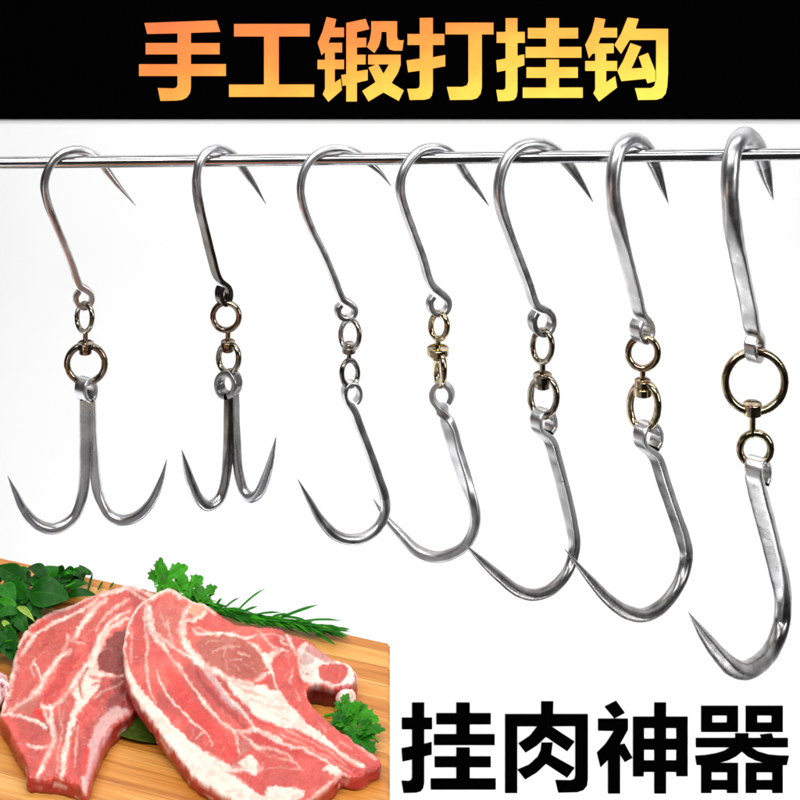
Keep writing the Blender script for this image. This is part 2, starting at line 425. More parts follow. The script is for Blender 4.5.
# upper hooks: crest column over the rail, yaw, eye (centre, radii), points from the tip to the shank end
UP = [
 dict(xc=75, yaw=24, r=4.0, strap=(3.2, 3.6, 5), eye=(83.8, 298.3, 8, 9), ea=(1.9, 3.2), nf=3, mats=('steel', 'steel_bright'),
      pts=[(136,206),(119.5,187),(107,171),(97.5,158),(85,151.2),(72.5,150),(59,155.5),(49,168),(44.5,184),(47.5,203),(55,222.5),(64,244),(72.5,266),(79.5,285)],
      label='slim steel hook on the rail, leftmost, carrying a double hook below a round swivel ring'),
 dict(xc=219, yaw=43, r=4.0, strap=(2.0, 5.6, 6), eye=(224, 294, 4.8, 9.3), ea=(1.9, 4.6), nf=3, mats=('steel', 'steel_black'),
      pts=[(265.8,204),(255,186),(244,170),(234.5,157),(225,150.5),(216,148.5),(207.5,151.5),(200,161),(196.8,175),(196.8,190),(200,210),(205.5,232.5),(211,255),(218,278)],
      label='steel hook on the rail with a dark flat shank, above the narrow double hook'),
 dict(xc=339, yaw=25, r=3.8, strap=(3.1, 3.8, 4), eye=(346.2, 310.5, 8.6, 7.8), ea=(2.1, 3.8), nf=3, mats=('steel', 'steel_bright'),
      pts=[(391,186),(379.5,171.5),(368.5,162),(358.5,154.3),(346,149.2),(333.7,148.2),(321.3,151.7),(310.3,160.5),(303.4,173),(300.6,189.2),(303.4,207),(311.7,229),(324,254),(334.5,279),(342.5,298)],
      label='thin round steel hook on the rail with a short tip and an open bent eye'),
 dict(xc=433.5, yaw=30, r=4.3, strap=(3.3, 4.2, 5), eye=(438.9, 303.9, 9.3, 9.8), ea=(2.2, 3.6), nf=3, mats=('steel', 'steel_bright'),
      pts=[(488.7,205.6),(477,189),(465,173),(455,157.5),(444,149.5),(431.8,147.3),(419.5,151),(408.5,161.8),(401.6,176.7),(400.2,190),(404.4,208),(412.6,231),(422.2,257),(430.5,283)],
      label='steel hook on the rail above the yellow brass swivel, its eye a round closed ring'),
 dict(xc=536, yaw=32, r=5.3, strap=(3.3, 5.2, 6), eye=(542, 321.3, 9.8, 12), ea=(2.2, 5.0), nf=3, mats=('steel', 'steel_bright'),
      pts=[(593,202),(581.5,183),(570,166.5),(556.5,152),(544,145),(531.5,143.6),(519,147.2),(508,157.5),(501.3,172.6),(498.8,189),(501,208),(508.5,232),(518,257),(527.5,282),(536,305)],
      label='medium steel hook on the rail with a two-faced shank, third from the right'),
 dict(xc=634.5, yaw=48, r=6.8, strap=(2.6, 7.0, 7), eye=(642.3, 329.5, 6.4, 10.8), ea=(2.2, 6.4), nf=3, mats=('steel', 'steel_bright'),
      pts=[(668.4,203.3),(661,183),(654,164),(646.5,149),(638,141.2),(629,140.6),(620.6,147.6),(615.2,161.6),(613,182),(614.5,204.7),(618.2,225),(623.5,248),(629.5,271),(635,293),(640,313)],
      label='thick steel hook on the rail with a bright flat shank, second from the right'),
 dict(xc=746.5, yaw=61, r=8.2, strap=(3.4, 7.8, 7), eye=(754.8, 347.5, 4.3, 12), ea=(2.3, 6.0), nf=3, mats=('steel', 'steel_bright'),
      pts=[(773.4,200.3),(768,182),(763,163.5),(757.5,147.5),(750,137.6),(743,136.2),(735.5,145),(731.2,162.2),(729.7,185),(731,210),(734,233.8),(738.3,256.5),(743.5,282),(748.5,306),(752.5,329)],
      label='biggest and thickest steel hook on the rail, rightmost, with a white flat shank'),
]
chain_Y = []
for i, h in enumerate(UP):
    pl = Plane(h['xc'], 0.0, h['yaw'])
    root = empty('rail_hook', pl.at(*pl.pz(h['xc'], 156)), h['label'], 'meat hook', 'hooks hanging over the rail')
    pts = h['pts']; n = len(pts); r = h['r']; sa, sb, sn = h['strap']
    ctrl = []
    for k, (x, y) in enumerate(pts):
        if k == 0: ctrl.append((x, y, 0.25, 0.25, 2))
        elif k == 1: ctrl.append((x, y, r * 0.56, r * 0.56, 2))
        elif k == 2: ctrl.append((x, y, r * 0.9, r * 0.9, 2))
        elif k <= n - 6: ctrl.append((x, y, r, r, 2))
        else:
            t = min(1, (k - (n - 6)) / 2.2); t = t * t * (3 - 2 * t)
            ctrl.append((x, y, lerp(r, sa, t), lerp(r, sb, t), lerp(2, sn, t)))
    ex, ey, erx, ery = h['eye']; ea, eb = h['ea']; ea *= 1.25
    e0 = len(ctrl)
    for k, (x, y) in enumerate(arc(ex, ey, erx, ery, -62, 232, 9)):
        ctrl.append((x, y, lerp(sa, ea, min(1, k / 2 + 0.3)), lerp(sb, eb, min(1, k / 2 + 0.3)) * (0.92 if k == 8 else 1), sn))
    sw = sweep(pl, ctrl, per=12, rough=0.018, seed=i)
    slice_mesh('point', sw, 0, 2, M['point'], root, cap1=False)
    slice_mesh('bend', sw, 2, n - 5, M[h['mats'][0]], root, False, False)
    fd = (n - 5.5, n - 3.2) if i == 1 else (n - 5.5, n - 3.2, 0.36)
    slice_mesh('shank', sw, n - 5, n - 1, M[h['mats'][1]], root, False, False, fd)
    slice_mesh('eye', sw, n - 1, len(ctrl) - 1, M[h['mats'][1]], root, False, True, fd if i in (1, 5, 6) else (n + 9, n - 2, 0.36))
    chain_Y.append(pl.depth(ex))

# ------------------------------------------------------------------ swivels
def ring(name, cx, cy, rx, ry, tb, Y, sgn, mat, parent, gap=None):
    yaw = math.degrees(math.acos(min(1, rx / ry))) if rx < ry else 0.0
    yaw = max(yaw, 6.0) * sgn
    pl = Plane(cx, Y, yaw)
    a0, a1 = (0, 360) if gap is None else gap
    pts = [(x, y, tb * 1.25, tb * 1.25, 2) for x, y in arc(cx, cy, rx, ry, a0, a1, 25)]
    sw = sweep(pl, pts, per=4, nseg=16)
    return slice_mesh(name, sw, 0, 24, mat, parent, gap is not None, gap is not None)

def lathe(name, cx, Y, prof, mat, parent, n=28):
    """prof: (picture y, radius mm) from top to bottom about a vertical axis"""
    V, F = [], []
    c = P(cx, prof[0][0], Y)
    for y, r in prof:
        z = P(cx, y, Y).z
        for k in range(n):
            t = 2 * math.pi * k / n
            V.append((c.x + r * 1.32 / 1000 * math.cos(t), c.y + r * 1.32 / 1000 * math.sin(t), z))
    for q in range(len(prof) - 1):
        for k in range(n):
            k2 = (k + 1) % n
            F.append((q * n + k, (q + 1) * n + k, (q + 1) * n + k2, q * n + k2))
    F.append(tuple(range(n))[::1]); F.append(tuple((len(prof) - 1) * n + k for k in range(n))[::-1])
    o = mesh_obj(name, V, F, mat, parent)
    bm = bmesh.new(); bm.from_mesh(o.data); bmesh.ops.recalc_face_normals(bm, faces=bm.faces); bm.to_mesh(o.data); bm.free()
    o.data.set_sharp_from_angle(angle=math.radians(40))
    return o

def barrel(y0, y1, r, b=0.7):
    return [(y0, r - b), (y0 + b, r), (y1 - b, r), (y1, r - b)]

SW = [  # upper ring, lower ring (cx, cy, rx, ry, tube), pin top / bottom, boss span + radius, head span + radius
 dict(m='bronze', u=(84.6,317.5,7.6,14,1.9,-1), l=(86,363.8,18.8,18.6,2.5,1), pin=(85.5,331,352,1.9), boss=(343,348.6,5.4), head=(348.9,353.2,4.4),
      label='dark bronze swivel with a small ring over a big round ring, leftmost'),
 dict(m='bronze', u=(226,316.5,13.0,13.6,2.2,-1), l=(228.7,358,10,14.5,2.2,-1), pin=(228,329,350,1.9), boss=(341.5,347,4.8), head=(347.3,351,4.0),
      label='dark bronze swivel with a round ring over an oval ring, above the narrow double hook'),
 dict(m='nickel', u=(350,335.0,9.3,15,1.9,-1), l=(349.8,373.3,8,13,1.9,1), pin=(349,344,362,1.8), boss=(347.2,352.6,4.6), head=(342.6,346.9,3.8),
      label='dull grey swivel of two small oval rings below the open bent eye'),
 dict(m='brass', u=(439,326.3,8.2,12.4,2.2,-1), l=(440.3,370,3.6,16,2.4,-1), pin=(438,337,359,2.0), boss=(348.3,354.6,7.2), head=(354.9,358.6,4.6),
      label='yellow brass swivel whose lower ring is seen edge-on under a wide collar'),
 dict(m='bronze', u=(542.4,346.2,9.6,15.8,2.2,-1), l=(543.6,396.5,13,20,2.5,-1), pin=(542.5,360,386,2.3), boss=(374.5,381.5,6.2), head=(381.8,387.5,5.0),
      label='brown bronze swivel with two oval rings and a thick short pin'),
 dict(m='brass', u=(643,352.8,14.8,15.6,2.5,-1), l=(644,406,14,23,2.8,-1), pin=(642.7,367,395,2.2), boss=(380.5,386.5,5.4), head=(386.8,394.5,6.4),
      label='yellow and dark swivel with a round ring over a long oval ring'),
 dict(m='brass', u=(755,381.6,29.8,30,3.0,1), l=(755.3,448.8,15.4,15.6,2.8,-1), pin=(752.6,404,436,2.3), boss=(408.8,414.8,6.0), head=(402.6,408.5,6.4),
      label='largest swivel, a wide round brass ring with a smaller ring below it'),
]
for i, s in enumerate(SW):
    Y = chain_Y[i]; m_ = M[s['m']]
    root = empty('swivel', P(s['u'][0], s['u'][1] - s['u'][3], Y), s['label'], 'swivel', 'swivels between the hooks')
    cx, cy, rx, ry, tb, sg = s['u']; ring('upper_ring', cx, cy, rx, ry, tb, Y, sg, m_, root)
    cx, cy, rx, ry, tb, sg = s['l']; ring('lower_ring', cx, cy, rx, ry, tb, Y, sg, m_, root)
    x, y0, y1, r = s['pin']; lathe('pin', x, Y, [(y0, r), (y1, r)], m_, root)
    y0, y1, r = s['boss']; lathe('collar', x, Y, barrel(y0 - 0.8, y1, r * 1.14), m_, root)
    y0, y1, r = s['head']; lathe('pin_head', x, Y, barrel(y0, y1 + 0.6, r * 1.1, 0.9), m_, root)

# ------------------------------------------------------------------ lower hooks
LO = [
 dict(i=2, yaw=25, r=4.6, strap=(3.6, 4.2, 5), eye=(351.8, 393.3, 7.6, 10.5, 60, -215), ea=(2.0, 4.6), mats=('steel', 'steel_bright'),
      pts=[(353.0,409),(359.2,425),(368.3,448.4),(377.7,475.4),(384.6,497.3),(385.0,512.4),(377.7,527.6),(364.3,537.2),(350.8,539.5),(335.6,535),(320.4,519.2),(308.6,499),(297.9,479.4)],
      label='smallest single hook, a round steel J below the dull grey swivel'),
 dict(i=3, yaw=-25, r=4.8, twist=70, strap=(4.0, 6.6, 7), eye=(442, 395.5, 9.6, 11.5, 38, -240), ea=(2.3, 3.4), mats=('steel_b', 'steel_b'),
      pts=[(441.5,409),(448.2,424),(456.5,452),(466.4,482.2),(474.8,509),(474.8,526),(466.4,544),(451.2,554),(436,557),(417.5,550.8),(400.6,534.5),(385.4,517.6),(373,498.4)],
      label='steel J hook below the yellow brass swivel, with an open wire-like eye'),
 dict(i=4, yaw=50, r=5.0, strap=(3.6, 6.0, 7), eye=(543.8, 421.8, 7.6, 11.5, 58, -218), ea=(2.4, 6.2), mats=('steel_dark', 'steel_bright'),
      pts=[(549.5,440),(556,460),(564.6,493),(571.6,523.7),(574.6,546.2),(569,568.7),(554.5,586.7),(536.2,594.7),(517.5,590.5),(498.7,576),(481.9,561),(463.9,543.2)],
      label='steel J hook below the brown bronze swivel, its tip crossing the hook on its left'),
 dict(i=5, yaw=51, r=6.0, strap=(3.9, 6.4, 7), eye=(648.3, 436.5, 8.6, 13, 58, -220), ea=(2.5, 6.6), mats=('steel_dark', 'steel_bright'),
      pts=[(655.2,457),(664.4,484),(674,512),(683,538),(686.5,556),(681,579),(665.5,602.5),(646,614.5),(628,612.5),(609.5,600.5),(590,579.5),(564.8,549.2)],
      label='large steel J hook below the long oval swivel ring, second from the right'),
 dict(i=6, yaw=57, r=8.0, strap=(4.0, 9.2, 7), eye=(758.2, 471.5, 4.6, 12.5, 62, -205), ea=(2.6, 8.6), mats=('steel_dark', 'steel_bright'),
      pts=[(757.0,489),(763.5,514),(770.5,541),(778.5,572),(783.0,598),(781.5,624),(772,649),(758.5,664),(745,670.5),(732.5,667),(720,655.5),(704.5,636),(688.4,612)],
      label='biggest and lowest J hook, rightmost, with a broad bright shank and thick curve'),
]
for h in LO:
    ex, ey, erx, ery, a0, a1 = h['eye']; Y = chain_Y[h['i']]
    pl = Plane(ex, Y, h['yaw'])
    root = empty('swivel_hook', pl.at(*pl.pz(ex, ey - ery)), h['label'], 'meat hook', 'single hooks hanging from the swivels')
    sa, sb, sn = h['strap']; ea, eb = h['ea']; r = h['r']
    ctrl = [(x, y, ea, eb, sn) for x, y in arc(ex, ey, erx, ery, a0, a1, 9)]
    ne = len(ctrl); pts = h['pts']; n = len(pts)
    for k, (x, y) in enumerate(pts):
        j = n - 1 - k
        if j == 0: ctrl.append((x, y, 0.25, 0.25, 2))
        elif j == 1: ctrl.append((x, y, r * 0.6, r * 0.6, 2))
        elif j == 2: ctrl.append((x, y, r * 0.88, r * 0.88, 2))
        else:
            t = min(1, max(0, (k - 2.0) / 2.6)); t = t * t * (3 - 2 * t)
            ctrl.append((x, y, lerp(sa, r, t), lerp(sb, r, t), lerp(sn, 2.2, t), math.radians(h.get('twist', 0)) * min(1, k / 1.0) * (1 - t * t)))
    sw = sweep(pl, ctrl, per=12, rough=0.018, seed=20 + h['i'])
    tot = len(ctrl) - 1
    fd = (ne + 4.2, ne + 1.8)
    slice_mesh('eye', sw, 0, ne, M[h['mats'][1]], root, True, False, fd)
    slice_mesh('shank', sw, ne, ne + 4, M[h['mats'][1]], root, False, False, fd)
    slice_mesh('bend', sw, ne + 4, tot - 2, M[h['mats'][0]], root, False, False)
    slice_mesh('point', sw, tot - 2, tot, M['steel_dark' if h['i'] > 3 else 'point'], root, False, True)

# double hooks: two prongs welded back to back below one wide strap loop
DB = [
 dict(i=0, loop=(86.3, 389.5, 5.6, 10.5, 58), la=(2.0, 6.4), label='wide double hook with two spread prongs, leftmost below the round swivel ring',
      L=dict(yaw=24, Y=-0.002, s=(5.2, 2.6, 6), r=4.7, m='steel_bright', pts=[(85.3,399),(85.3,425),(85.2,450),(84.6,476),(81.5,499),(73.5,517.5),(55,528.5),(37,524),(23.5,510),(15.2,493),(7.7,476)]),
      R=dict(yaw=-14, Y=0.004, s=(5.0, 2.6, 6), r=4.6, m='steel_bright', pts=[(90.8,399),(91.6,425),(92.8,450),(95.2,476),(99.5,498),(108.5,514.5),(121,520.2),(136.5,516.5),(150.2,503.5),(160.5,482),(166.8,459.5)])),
 dict(i=1, loop=(228.2, 384.0, 8.8, 11.6, -40), la=(2.9, 5.2), label='narrow double hook with one dark and one bright shank, below the oval swivel ring',
      L=dict(yaw=40, Y=-0.001, s=(2.6, 4.6, 6), r=4.6, m='steel_black', pts=[(228.6,395),(228.4,402),(228.2,418),(228.2,440),(227.3,463),(224.5,485),(219.5,498.5),(209.5,505.8),(199.5,499.5),(191.2,482.5),(185.8,465),(181.8,450)]),
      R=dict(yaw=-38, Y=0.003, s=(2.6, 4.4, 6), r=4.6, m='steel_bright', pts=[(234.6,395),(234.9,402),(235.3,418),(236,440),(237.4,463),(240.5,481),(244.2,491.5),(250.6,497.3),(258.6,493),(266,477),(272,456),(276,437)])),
]
for d in DB:
    Y = chain_Y[d['i']]
    cx, cy, rx, ry, yw = d['loop']
    root = empty('double_hook', P(cx, cy - ry, Y), d['label'], 'double hook', 'double hooks hanging from the swivels')
    pl = Plane(cx, Y, yw)
    pts = [(x, y, d['la'][0], d['la'][1], 6) for x, y in arc(cx, cy, rx, ry, 72, 72 - 340, 13)]
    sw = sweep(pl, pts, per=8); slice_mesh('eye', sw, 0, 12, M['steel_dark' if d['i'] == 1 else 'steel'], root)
    for sd in 'LR':
        q = d[sd]; pts = q['pts']; n = len(pts); sa, sb, sn = q['s']; r = q['r']
        pl = Plane(pts[0][0], Y + q['Y'], q['yaw'])
        ctrl = []
        for k, (x, y) in enumerate(pts):
            j = n - 1 - k
            if j <= 2: f = (0.06, 0.6, 0.92)[j]; ctrl.append((x, y, r * f, r * f, 2))
            else:
                t = min(1, max(0, (k - 2.2) / 2.2)); t = t * t * (3 - 2 * t)
                ctrl.append((x, y, lerp(sa, r, t), lerp(sb, r, t), lerp(sn, 2, t)))
        sw = sweep(pl, ctrl, per=12, rough=0.018, seed=ord(sd) + d['i'])
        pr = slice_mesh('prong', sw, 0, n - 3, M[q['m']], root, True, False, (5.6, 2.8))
        slice_mesh('point', sw, n - 3, n - 1, M['point'], pr, False, True).matrix_parent_inverse = Matrix()
# ------------------------------------------------------------------ helpers for surfaces with drawn-in markings
def lin(r, g, b):
    f = lambda c: c / 12.92 if c <= 0.04045 else ((c + 0.055) / 1.055) ** 2.4
    return np.array([f(r / 255), f(g / 255), f(b / 255)])

class Noise2:
    def __init__(s, seed): s.t = np.random.default_rng(seed).random((256, 256))
    def __call__(s, x, y):
        xi, yi = np.floor(x).astype(int), np.floor(y).astype(int); fx, fy = x - xi, y - yi
        fx = fx * fx * (3 - 2 * fx); fy = fy * fy * (3 - 2 * fy)
        g = lambda a, b: s.t[a & 255, b & 255]
        return (g(xi, yi) * (1 - fx) + g(xi + 1, yi) * fx) * (1 - fy) + (g(xi, yi + 1) * (1 - fx) + g(xi + 1, yi + 1) * fx) * fy
    def fbm(s, x, y, o=4):
        v, a, t = 0, 0.5, 0
        for k in range(o):
            v = v + a * s(x * 2 ** k + 17.3 * k, y * 2 ** k + 5.1 * k); t += a; a *= 0.55
        return v / t
NZ = Noise2(3); NZ2 = Noise2(11)

def spline(pts, closed=False, step=1.2):
    p = np.array(pts, float); n = len(p); out = []
    rng_ = range(n) if closed else range(n - 1)
    for i in rng_:
        g = (lambda k: p[k % n]) if closed else (lambda k: p[min(max(k, 0), n - 1)])
        p0, p1, p2, p3 = g(i - 1), g(i), g(i + 1), g(i + 2)
        m = max(1, int(np.linalg.norm(p2 - p1) / step))
        for k in range(m):
            t = k / m
            out.append(0.5 * ((2 * p1) + (p2 - p0) * t + (2 * p0 - 5 * p1 + 4 * p2 - p3) * t * t + (3 * p1 - p0 - 3 * p2 + p3) * t ** 3))
    if not closed: out.append(p[-1])
    return np.array(out)

def dist_line(X, pts, closed=False):
    """distance of points X (n,2) to a polyline, and the fraction along it"""
    q = np.array(pts, float)
    if closed: q = np.vstack([q, q[:1]])
    best = np.full(len(X), 1e9); par = np.zeros(len(X)); m = len(q) - 1
    for i in range(m):
        a, b = q[i], q[i + 1]; ab = b - a; L = max(ab @ ab, 1e-12)
        t = np.clip(((X - a) @ ab) / L, 0, 1)
        d = np.hypot(*(X - a - t[:, None] * ab).T)
        k = d < best; best[k] = d[k]; par[k] = (i + t[k]) / m
    return best, par

def inside(X, poly):
    q = np.array(poly, float); r = np.zeros(len(X), bool)
    for i in range(len(q)):
        (x1, y1), (x2, y2) = q[i], q[i - 1]
        c = ((y1 > X[:, 1]) != (y2 > X[:, 1]))
        with np.errstate(divide='ignore', invalid='ignore'):
            r ^= c & (X[:, 0] < (x2 - x1) * (X[:, 1] - y1) / (y2 - y1) + x1)
    return r

def sdist(X, poly):
    d, _ = dist_line(X, poly, True); return np.where(inside(X, poly), -d, d)
sst = lambda e0, e1, x: (lambda t: t * t * (3 - 2 * t))(np.clip((x - e0) / (e1 - e0), 0, 1))

FAT = lin(250, 232, 220); FATP = lin(242, 205, 192); LEAN = lin(222, 92, 84); LEAN2 = lin(212, 62, 58)
LEANP = lin(224, 130, 116); EYE = lin(196, 108, 92); DARK = lin(140, 44, 40); DEEP = lin(92, 10, 14); RED = lin(232, 44, 40)
SILV = lin(205, 182, 192); BONE = lin(250, 236, 228); MEMB = lin(232, 188, 186); SPOT = lin(234, 186, 152)

def paint(X, base, feats, seed):
    nz = Noise2(seed)
    wx = (nz.fbm(X[:, 0] / 7, X[:, 1] / 7, 3) - 0.5) * 5; wy = (nz.fbm(X[:, 0] / 7 + 50, X[:, 1] / 7 + 9, 3) - 0.5) * 5
    W = X + np.c_[wx, wy]
    fx = (nz.fbm(X[:, 0] / 2.6 + 7, X[:, 1] / 2.6, 2) - 0.5) * 2.4; fy = (nz.fbm(X[:, 0] / 2.6 + 90, X[:, 1] / 2.6 + 4, 2) - 0.5) * 2.4
    W2 = X + 0.5 * np.c_[wx, wy] + np.c_[fx, fy]; W = W + np.c_[fx, fy]
    edge = (nz.fbm(X[:, 0] / 3, X[:, 1] / 3, 2) - 0.5)
    C = np.tile(base, (len(X), 1)).astype(float); fat = np.zeros(len(X))
    # uneven tone of the lean: soft patches
    tn = nz.fbm(X[:, 0] / 28, X[:, 1] / 28, 3)[:, None]
    C = C * (0.74 + 0.52 * sst(0.2, 0.8, tn) ) * (0.87 + 0.26 * nz.fbm(X[:, 0] / 9 + 61, X[:, 1] / 13, 3)[:, None]) * np.array([1, 1, 1]) + (LEANP - C) * 0.35 * sst(0.5, 0.75, tn)
    for f in feats:
        kind, pts, w, col = f[:4]; op = f[4] if len(f) > 4 else 1.0
        isfat = 1.0 if (col is FAT or col is FATP or col is BONE or col is MEMB) else 0.0
        if kind == 'line':
            sp = spline(pts, step=2.0)
            d, par = dist_line(W2, sp)
            prof = np.clip(0.55 + 0.45 * np.sin(np.clip(par, 0.02, 0.98) * math.pi), 0, 1)
            hw = w / 2 * prof * (0.86 + 0.9 * edge) * (0.6 + 0.8 * nz.fbm(X[:, 0] / 11 + 33, X[:, 1] / 11, 2))
            a = (1 - sst(hw * 0.30 - 0.3, hw * 1.30 + 1.1, d)) * (0.62 + 0.38 * sst(0.36, 0.58, nz.fbm(X[:, 0] / 8 + 71, X[:, 1] / 8, 3)))
        else:
            sp = spline(pts, True, 2.0)
            d = sdist(W if w > 2 else W2, sp) + edge * 2.2
            a = 1 - sst(-w * 0.7, w * 0.7, d)
        a = (a * op)[:, None]
        C = C * (1 - a) + col * a
        fat = fat * (1 - a[:, 0]) + isfat * a[:, 0]
    # marbling: fine pale threads through the lean
    rid = np.abs(nz.fbm(X[:, 0] / 15 + 3, X[:, 1] / 15, 2) - 0.5)
    a = ((1 - sst(0.0, 0.022, rid)) * sst(0.45, 0.62, nz.fbm(X[:, 0] / 22 + 9, X[:, 1] / 22, 2)) * (1 - fat) * 0.28)[:, None]
    C = C * (1 - a) + FATP * a
    for kx, ky, off, op in ((19, 19, 40, 0.22), (9, 24, 80, 0.14)):
        rid = np.abs(nz.fbm(W[:, 0] / kx + off, W[:, 1] / ky, 2) - 0.5)
        a = ((1 - sst(0.0, 0.02, rid)) * sst(0.42, 0.58, nz.fbm(X[:, 0] / 30 + off, X[:, 1] / 30, 2)) * (1 - fat) * op)[:, None]
        C = C * (1 - a) + FATP * a
    rid = np.abs(nz.fbm(W[:, 0] / 11 + 140, W[:, 1] / 17, 3) - 0.5)
    a = ((1 - sst(0.0, 0.05, rid)) * (1 - fat) * 0.32)[:, None]
    C = C * (1 - a) + LEAN2 * 0.66 * a
    gr = (nz.fbm(X[:, 0] / 1.7, X[:, 1] / 1.7, 2) - 0.5)[:, None]
    C = C * (1 + 0.10 * gr * (1 - 0.7 * fat[:, None]))
    # faint pink veil in the fat
    vf = sst(0.5, 0.72, nz.fbm(X[:, 0] / 6 + 31, X[:, 1] / 6, 3)) * fat * 0.45
    C = C * (1 - vf[:, None]) + lin(238, 178, 164) * vf[:, None]
    return np.clip(C * (np.array([0.90, 0.70, 0.66]) * (1 - fat[:, None]) + np.array([0.93, 0.91, 0.88]) * fat[:, None]), 0.002, 0.9), fat

m, nt, b = new_mat('raw_meat')
at = N(nt, 'ShaderNodeAttribute', attribute_name='flesh'); fa = N(nt, 'ShaderNodeAttribute', attribute_name='fat')
g = nt.nodes.new('ShaderNodeNewGeometry')
n1 = N(nt, 'ShaderNodeTexNoise', Scale=420.0, Detail=4.0, Roughness=0.65); nt.links.new(g.outputs['Position'], n1.inputs['Vector'])
n2 = N(nt, 'ShaderNodeTexNoise', Scale=800.0, Detail=2.0); nt.links.new(g.outputs['Position'], n2.inputs['Vector'])
r = ramp(nt, [(0.30, (0.86, 0.82, 0.82)), (0.70, (1.10, 1.12, 1.12))], n1.outputs['Fac'])
mx = N(nt, 'ShaderNodeMix', data_type='RGBA', blend_type='MULTIPLY'); mx.inputs[0].default_value = 0.4
nt.links.new(at.outputs['Color'], mx.inputs[6]); nt.links.new(r.outputs[0], mx.inputs[7])
nt.links.new(mx.outputs[2], b.inputs['Base Color'])
rr = ramp(nt, [(0.35, (0.22,) * 3), (0.7, (0.5,) * 3)], n1.outputs['Fac']); nt.links.new(rr.outputs[0], b.inputs['Roughness'])
b.inputs['Subsurface Weight'].default_value = 0.12; b.inputs['Subsurface Radius'].default_value = (1.0, 0.35, 0.25)
b.inputs['Subsurface Scale'].default_value = 0.003
b.inputs['Specular IOR Level'].default_value = 0.28; b.inputs['Coat Weight'].default_value = 0.5; b.inputs['Coat Roughness'].default_value = 0.09
mh = N(nt, 'ShaderNodeMath', operation='MULTIPLY_ADD'); mh.inputs[1].default_value = 0.4
nt.links.new(n2.outputs['Fac'], mh.inputs[0]); nt.links.new(n1.outputs['Fac'], mh.inputs[2])
n4 = N(nt, 'ShaderNodeTexNoise', Scale=150.0, Detail=3.0); nt.links.new(g.outputs['Position'], n4.inputs['Vector'])
mh2 = N(nt, 'ShaderNodeMath', operation='MULTIPLY_ADD'); mh2.inputs[1].default_value = 2.2
nt.links.new(n4.outputs['Fac'], mh2.inputs[0]); nt.links.new(mh.outputs[0], mh2.inputs[2])
bn = bump(nt, b, mh2.outputs[0], 0.5, 0.0009); nt.links.new(bn.outputs[0], b.inputs['Coat Normal'])
M['meat'] = m

def chop(root, outline, base, feats, thick, lift, extra, seed, wallcol, R=1.5, step=1.25):
    ol = spline(outline, True, 1.3)
    nn_ = Noise2(seed + 5)
    # a cut edge is never smooth: small raggedness
    t = np.arange(len(ol)); d = np.roll(ol, -1, 0) - np.roll(ol, 1, 0); d /= np.maximum(np.hypot(*d.T), 1e-9)[:, None]
    ol = ol + np.c_[d[:, 1], -d[:, 0]] * ((nn_.fbm(t / 6.0, t * 0 + 2.2, 3) - 0.5) * 2.6)[:, None]
    x0, y0 = ol.min(0); x1, y1 = ol.max(0)
    gx, gy = np.meshgrid(np.arange(x0, x1, step), np.arange(y0, y1, step * 0.9))
    gx = gx + (np.arange(gx.shape[0]) % 2)[:, None] * step / 2
    X = np.c_[gx.ravel(), gy.ravel()] + rng.uniform(-0.2, 0.2, (gx.size, 2))
    X = X[sdist(X, ol) < -step * 0.6]
    allp = np.vstack([ol, X]); n = len(ol)
    res = delaunay_2d_cdt([Vector(p) for p in allp], [], [tuple(range(n))], 1, 1e-4)
    pv = np.array([tuple(v) for v in res[0]]); F = [tuple(f) for f in res[2]]
    border = [0] * n
    for k, o in enumerate(res[3]):
        for q in o:
            if q < n: border[q] = k
    C, fat = paint(pv, base, feats, seed)
    dd = np.clip(-sdist(pv, ol), 0, None)
    drop = np.where(dd < R, R - np.sqrt(np.maximum(R * R - (R - dd) ** 2, 0)), 0) * 0.8
    hgt = (NZ.fbm(pv[:, 0] / 22, pv[:, 1] / 22, 3) - 0.5) * 4.0 + (NZ2.fbm(pv[:, 0] / 5, pv[:, 1] / 5, 3) - 0.5) * 1.5 + fat * 0.15
    V = []
    for (x, y), dz in zip(pv, hgt - drop):
        h = thick + lift(x, y) + extra(x, y)
        p = Ph(x, y, h); p.z += dz / 1000
        V.append(p)
    # side wall
    cols = [C]; fats = [fat]
    bx = pv[border]; dirs = d
    rows = [(0.12, 0.15), (0.35, 0.5), (0.60, 0.6), (0.82, 0.3), (1.0, -0.6)]
    prev = border
    area = 0.5 * np.sum(ol[:, 0] * np.roll(ol[:, 1], -1) - np.roll(ol[:, 0], -1) * ol[:, 1])
    nrm = np.c_[d[:, 1], -d[:, 0]] * (1 if area > 0 else -1)
    for fr, bul in rows:
        base_i = len(V); cur = []
        wc = wallcol(bx, fr, seed)
        for i in range(n):
            top = V[border[i]]
            x, y = pv[border[i]]; zb = ZB + lift(x, y) + 0.0005
            w_ = (nn_(np.array(i / 5.0), np.array(fr * 7)) - 0.5) * 2.0
            off = Vector((nrm[i, 0], -nrm[i, 1] * 1.6, 0)); off = off.normalized() * ((bul + w_) / 1000)
            V.append(Vector((top.x, top.y, lerp(top.z, zb, fr))) + off); cur.append(base_i + i)
        for i in range(n):
            j = (i + 1) % n
            F.append((prev[i], prev[j], cur[j], cur[i]))
        k = max(0.0, 1 - fr * 4.0)
        cols.append(wc * (1 - k) + C[border] * k); fats.append(fat[border] * k)
        prev = cur
    F.append(tuple(prev))
    o = mesh_obj('flesh', V, F, M['meat'], root)
    bm = bmesh.new(); bm.from_mesh(o.data); bmesh.ops.recalc_face_normals(bm, faces=bm.faces); bm.to_mesh(o.data); bm.free()
    C = np.vstack(cols); fat = np.concatenate(fats)
    a = o.data.color_attributes.new('flesh', 'FLOAT_COLOR', 'POINT')
    a.data.foreach_set('color', np.c_[C, np.ones(len(C))].astype(np.float32).ravel())
    return o

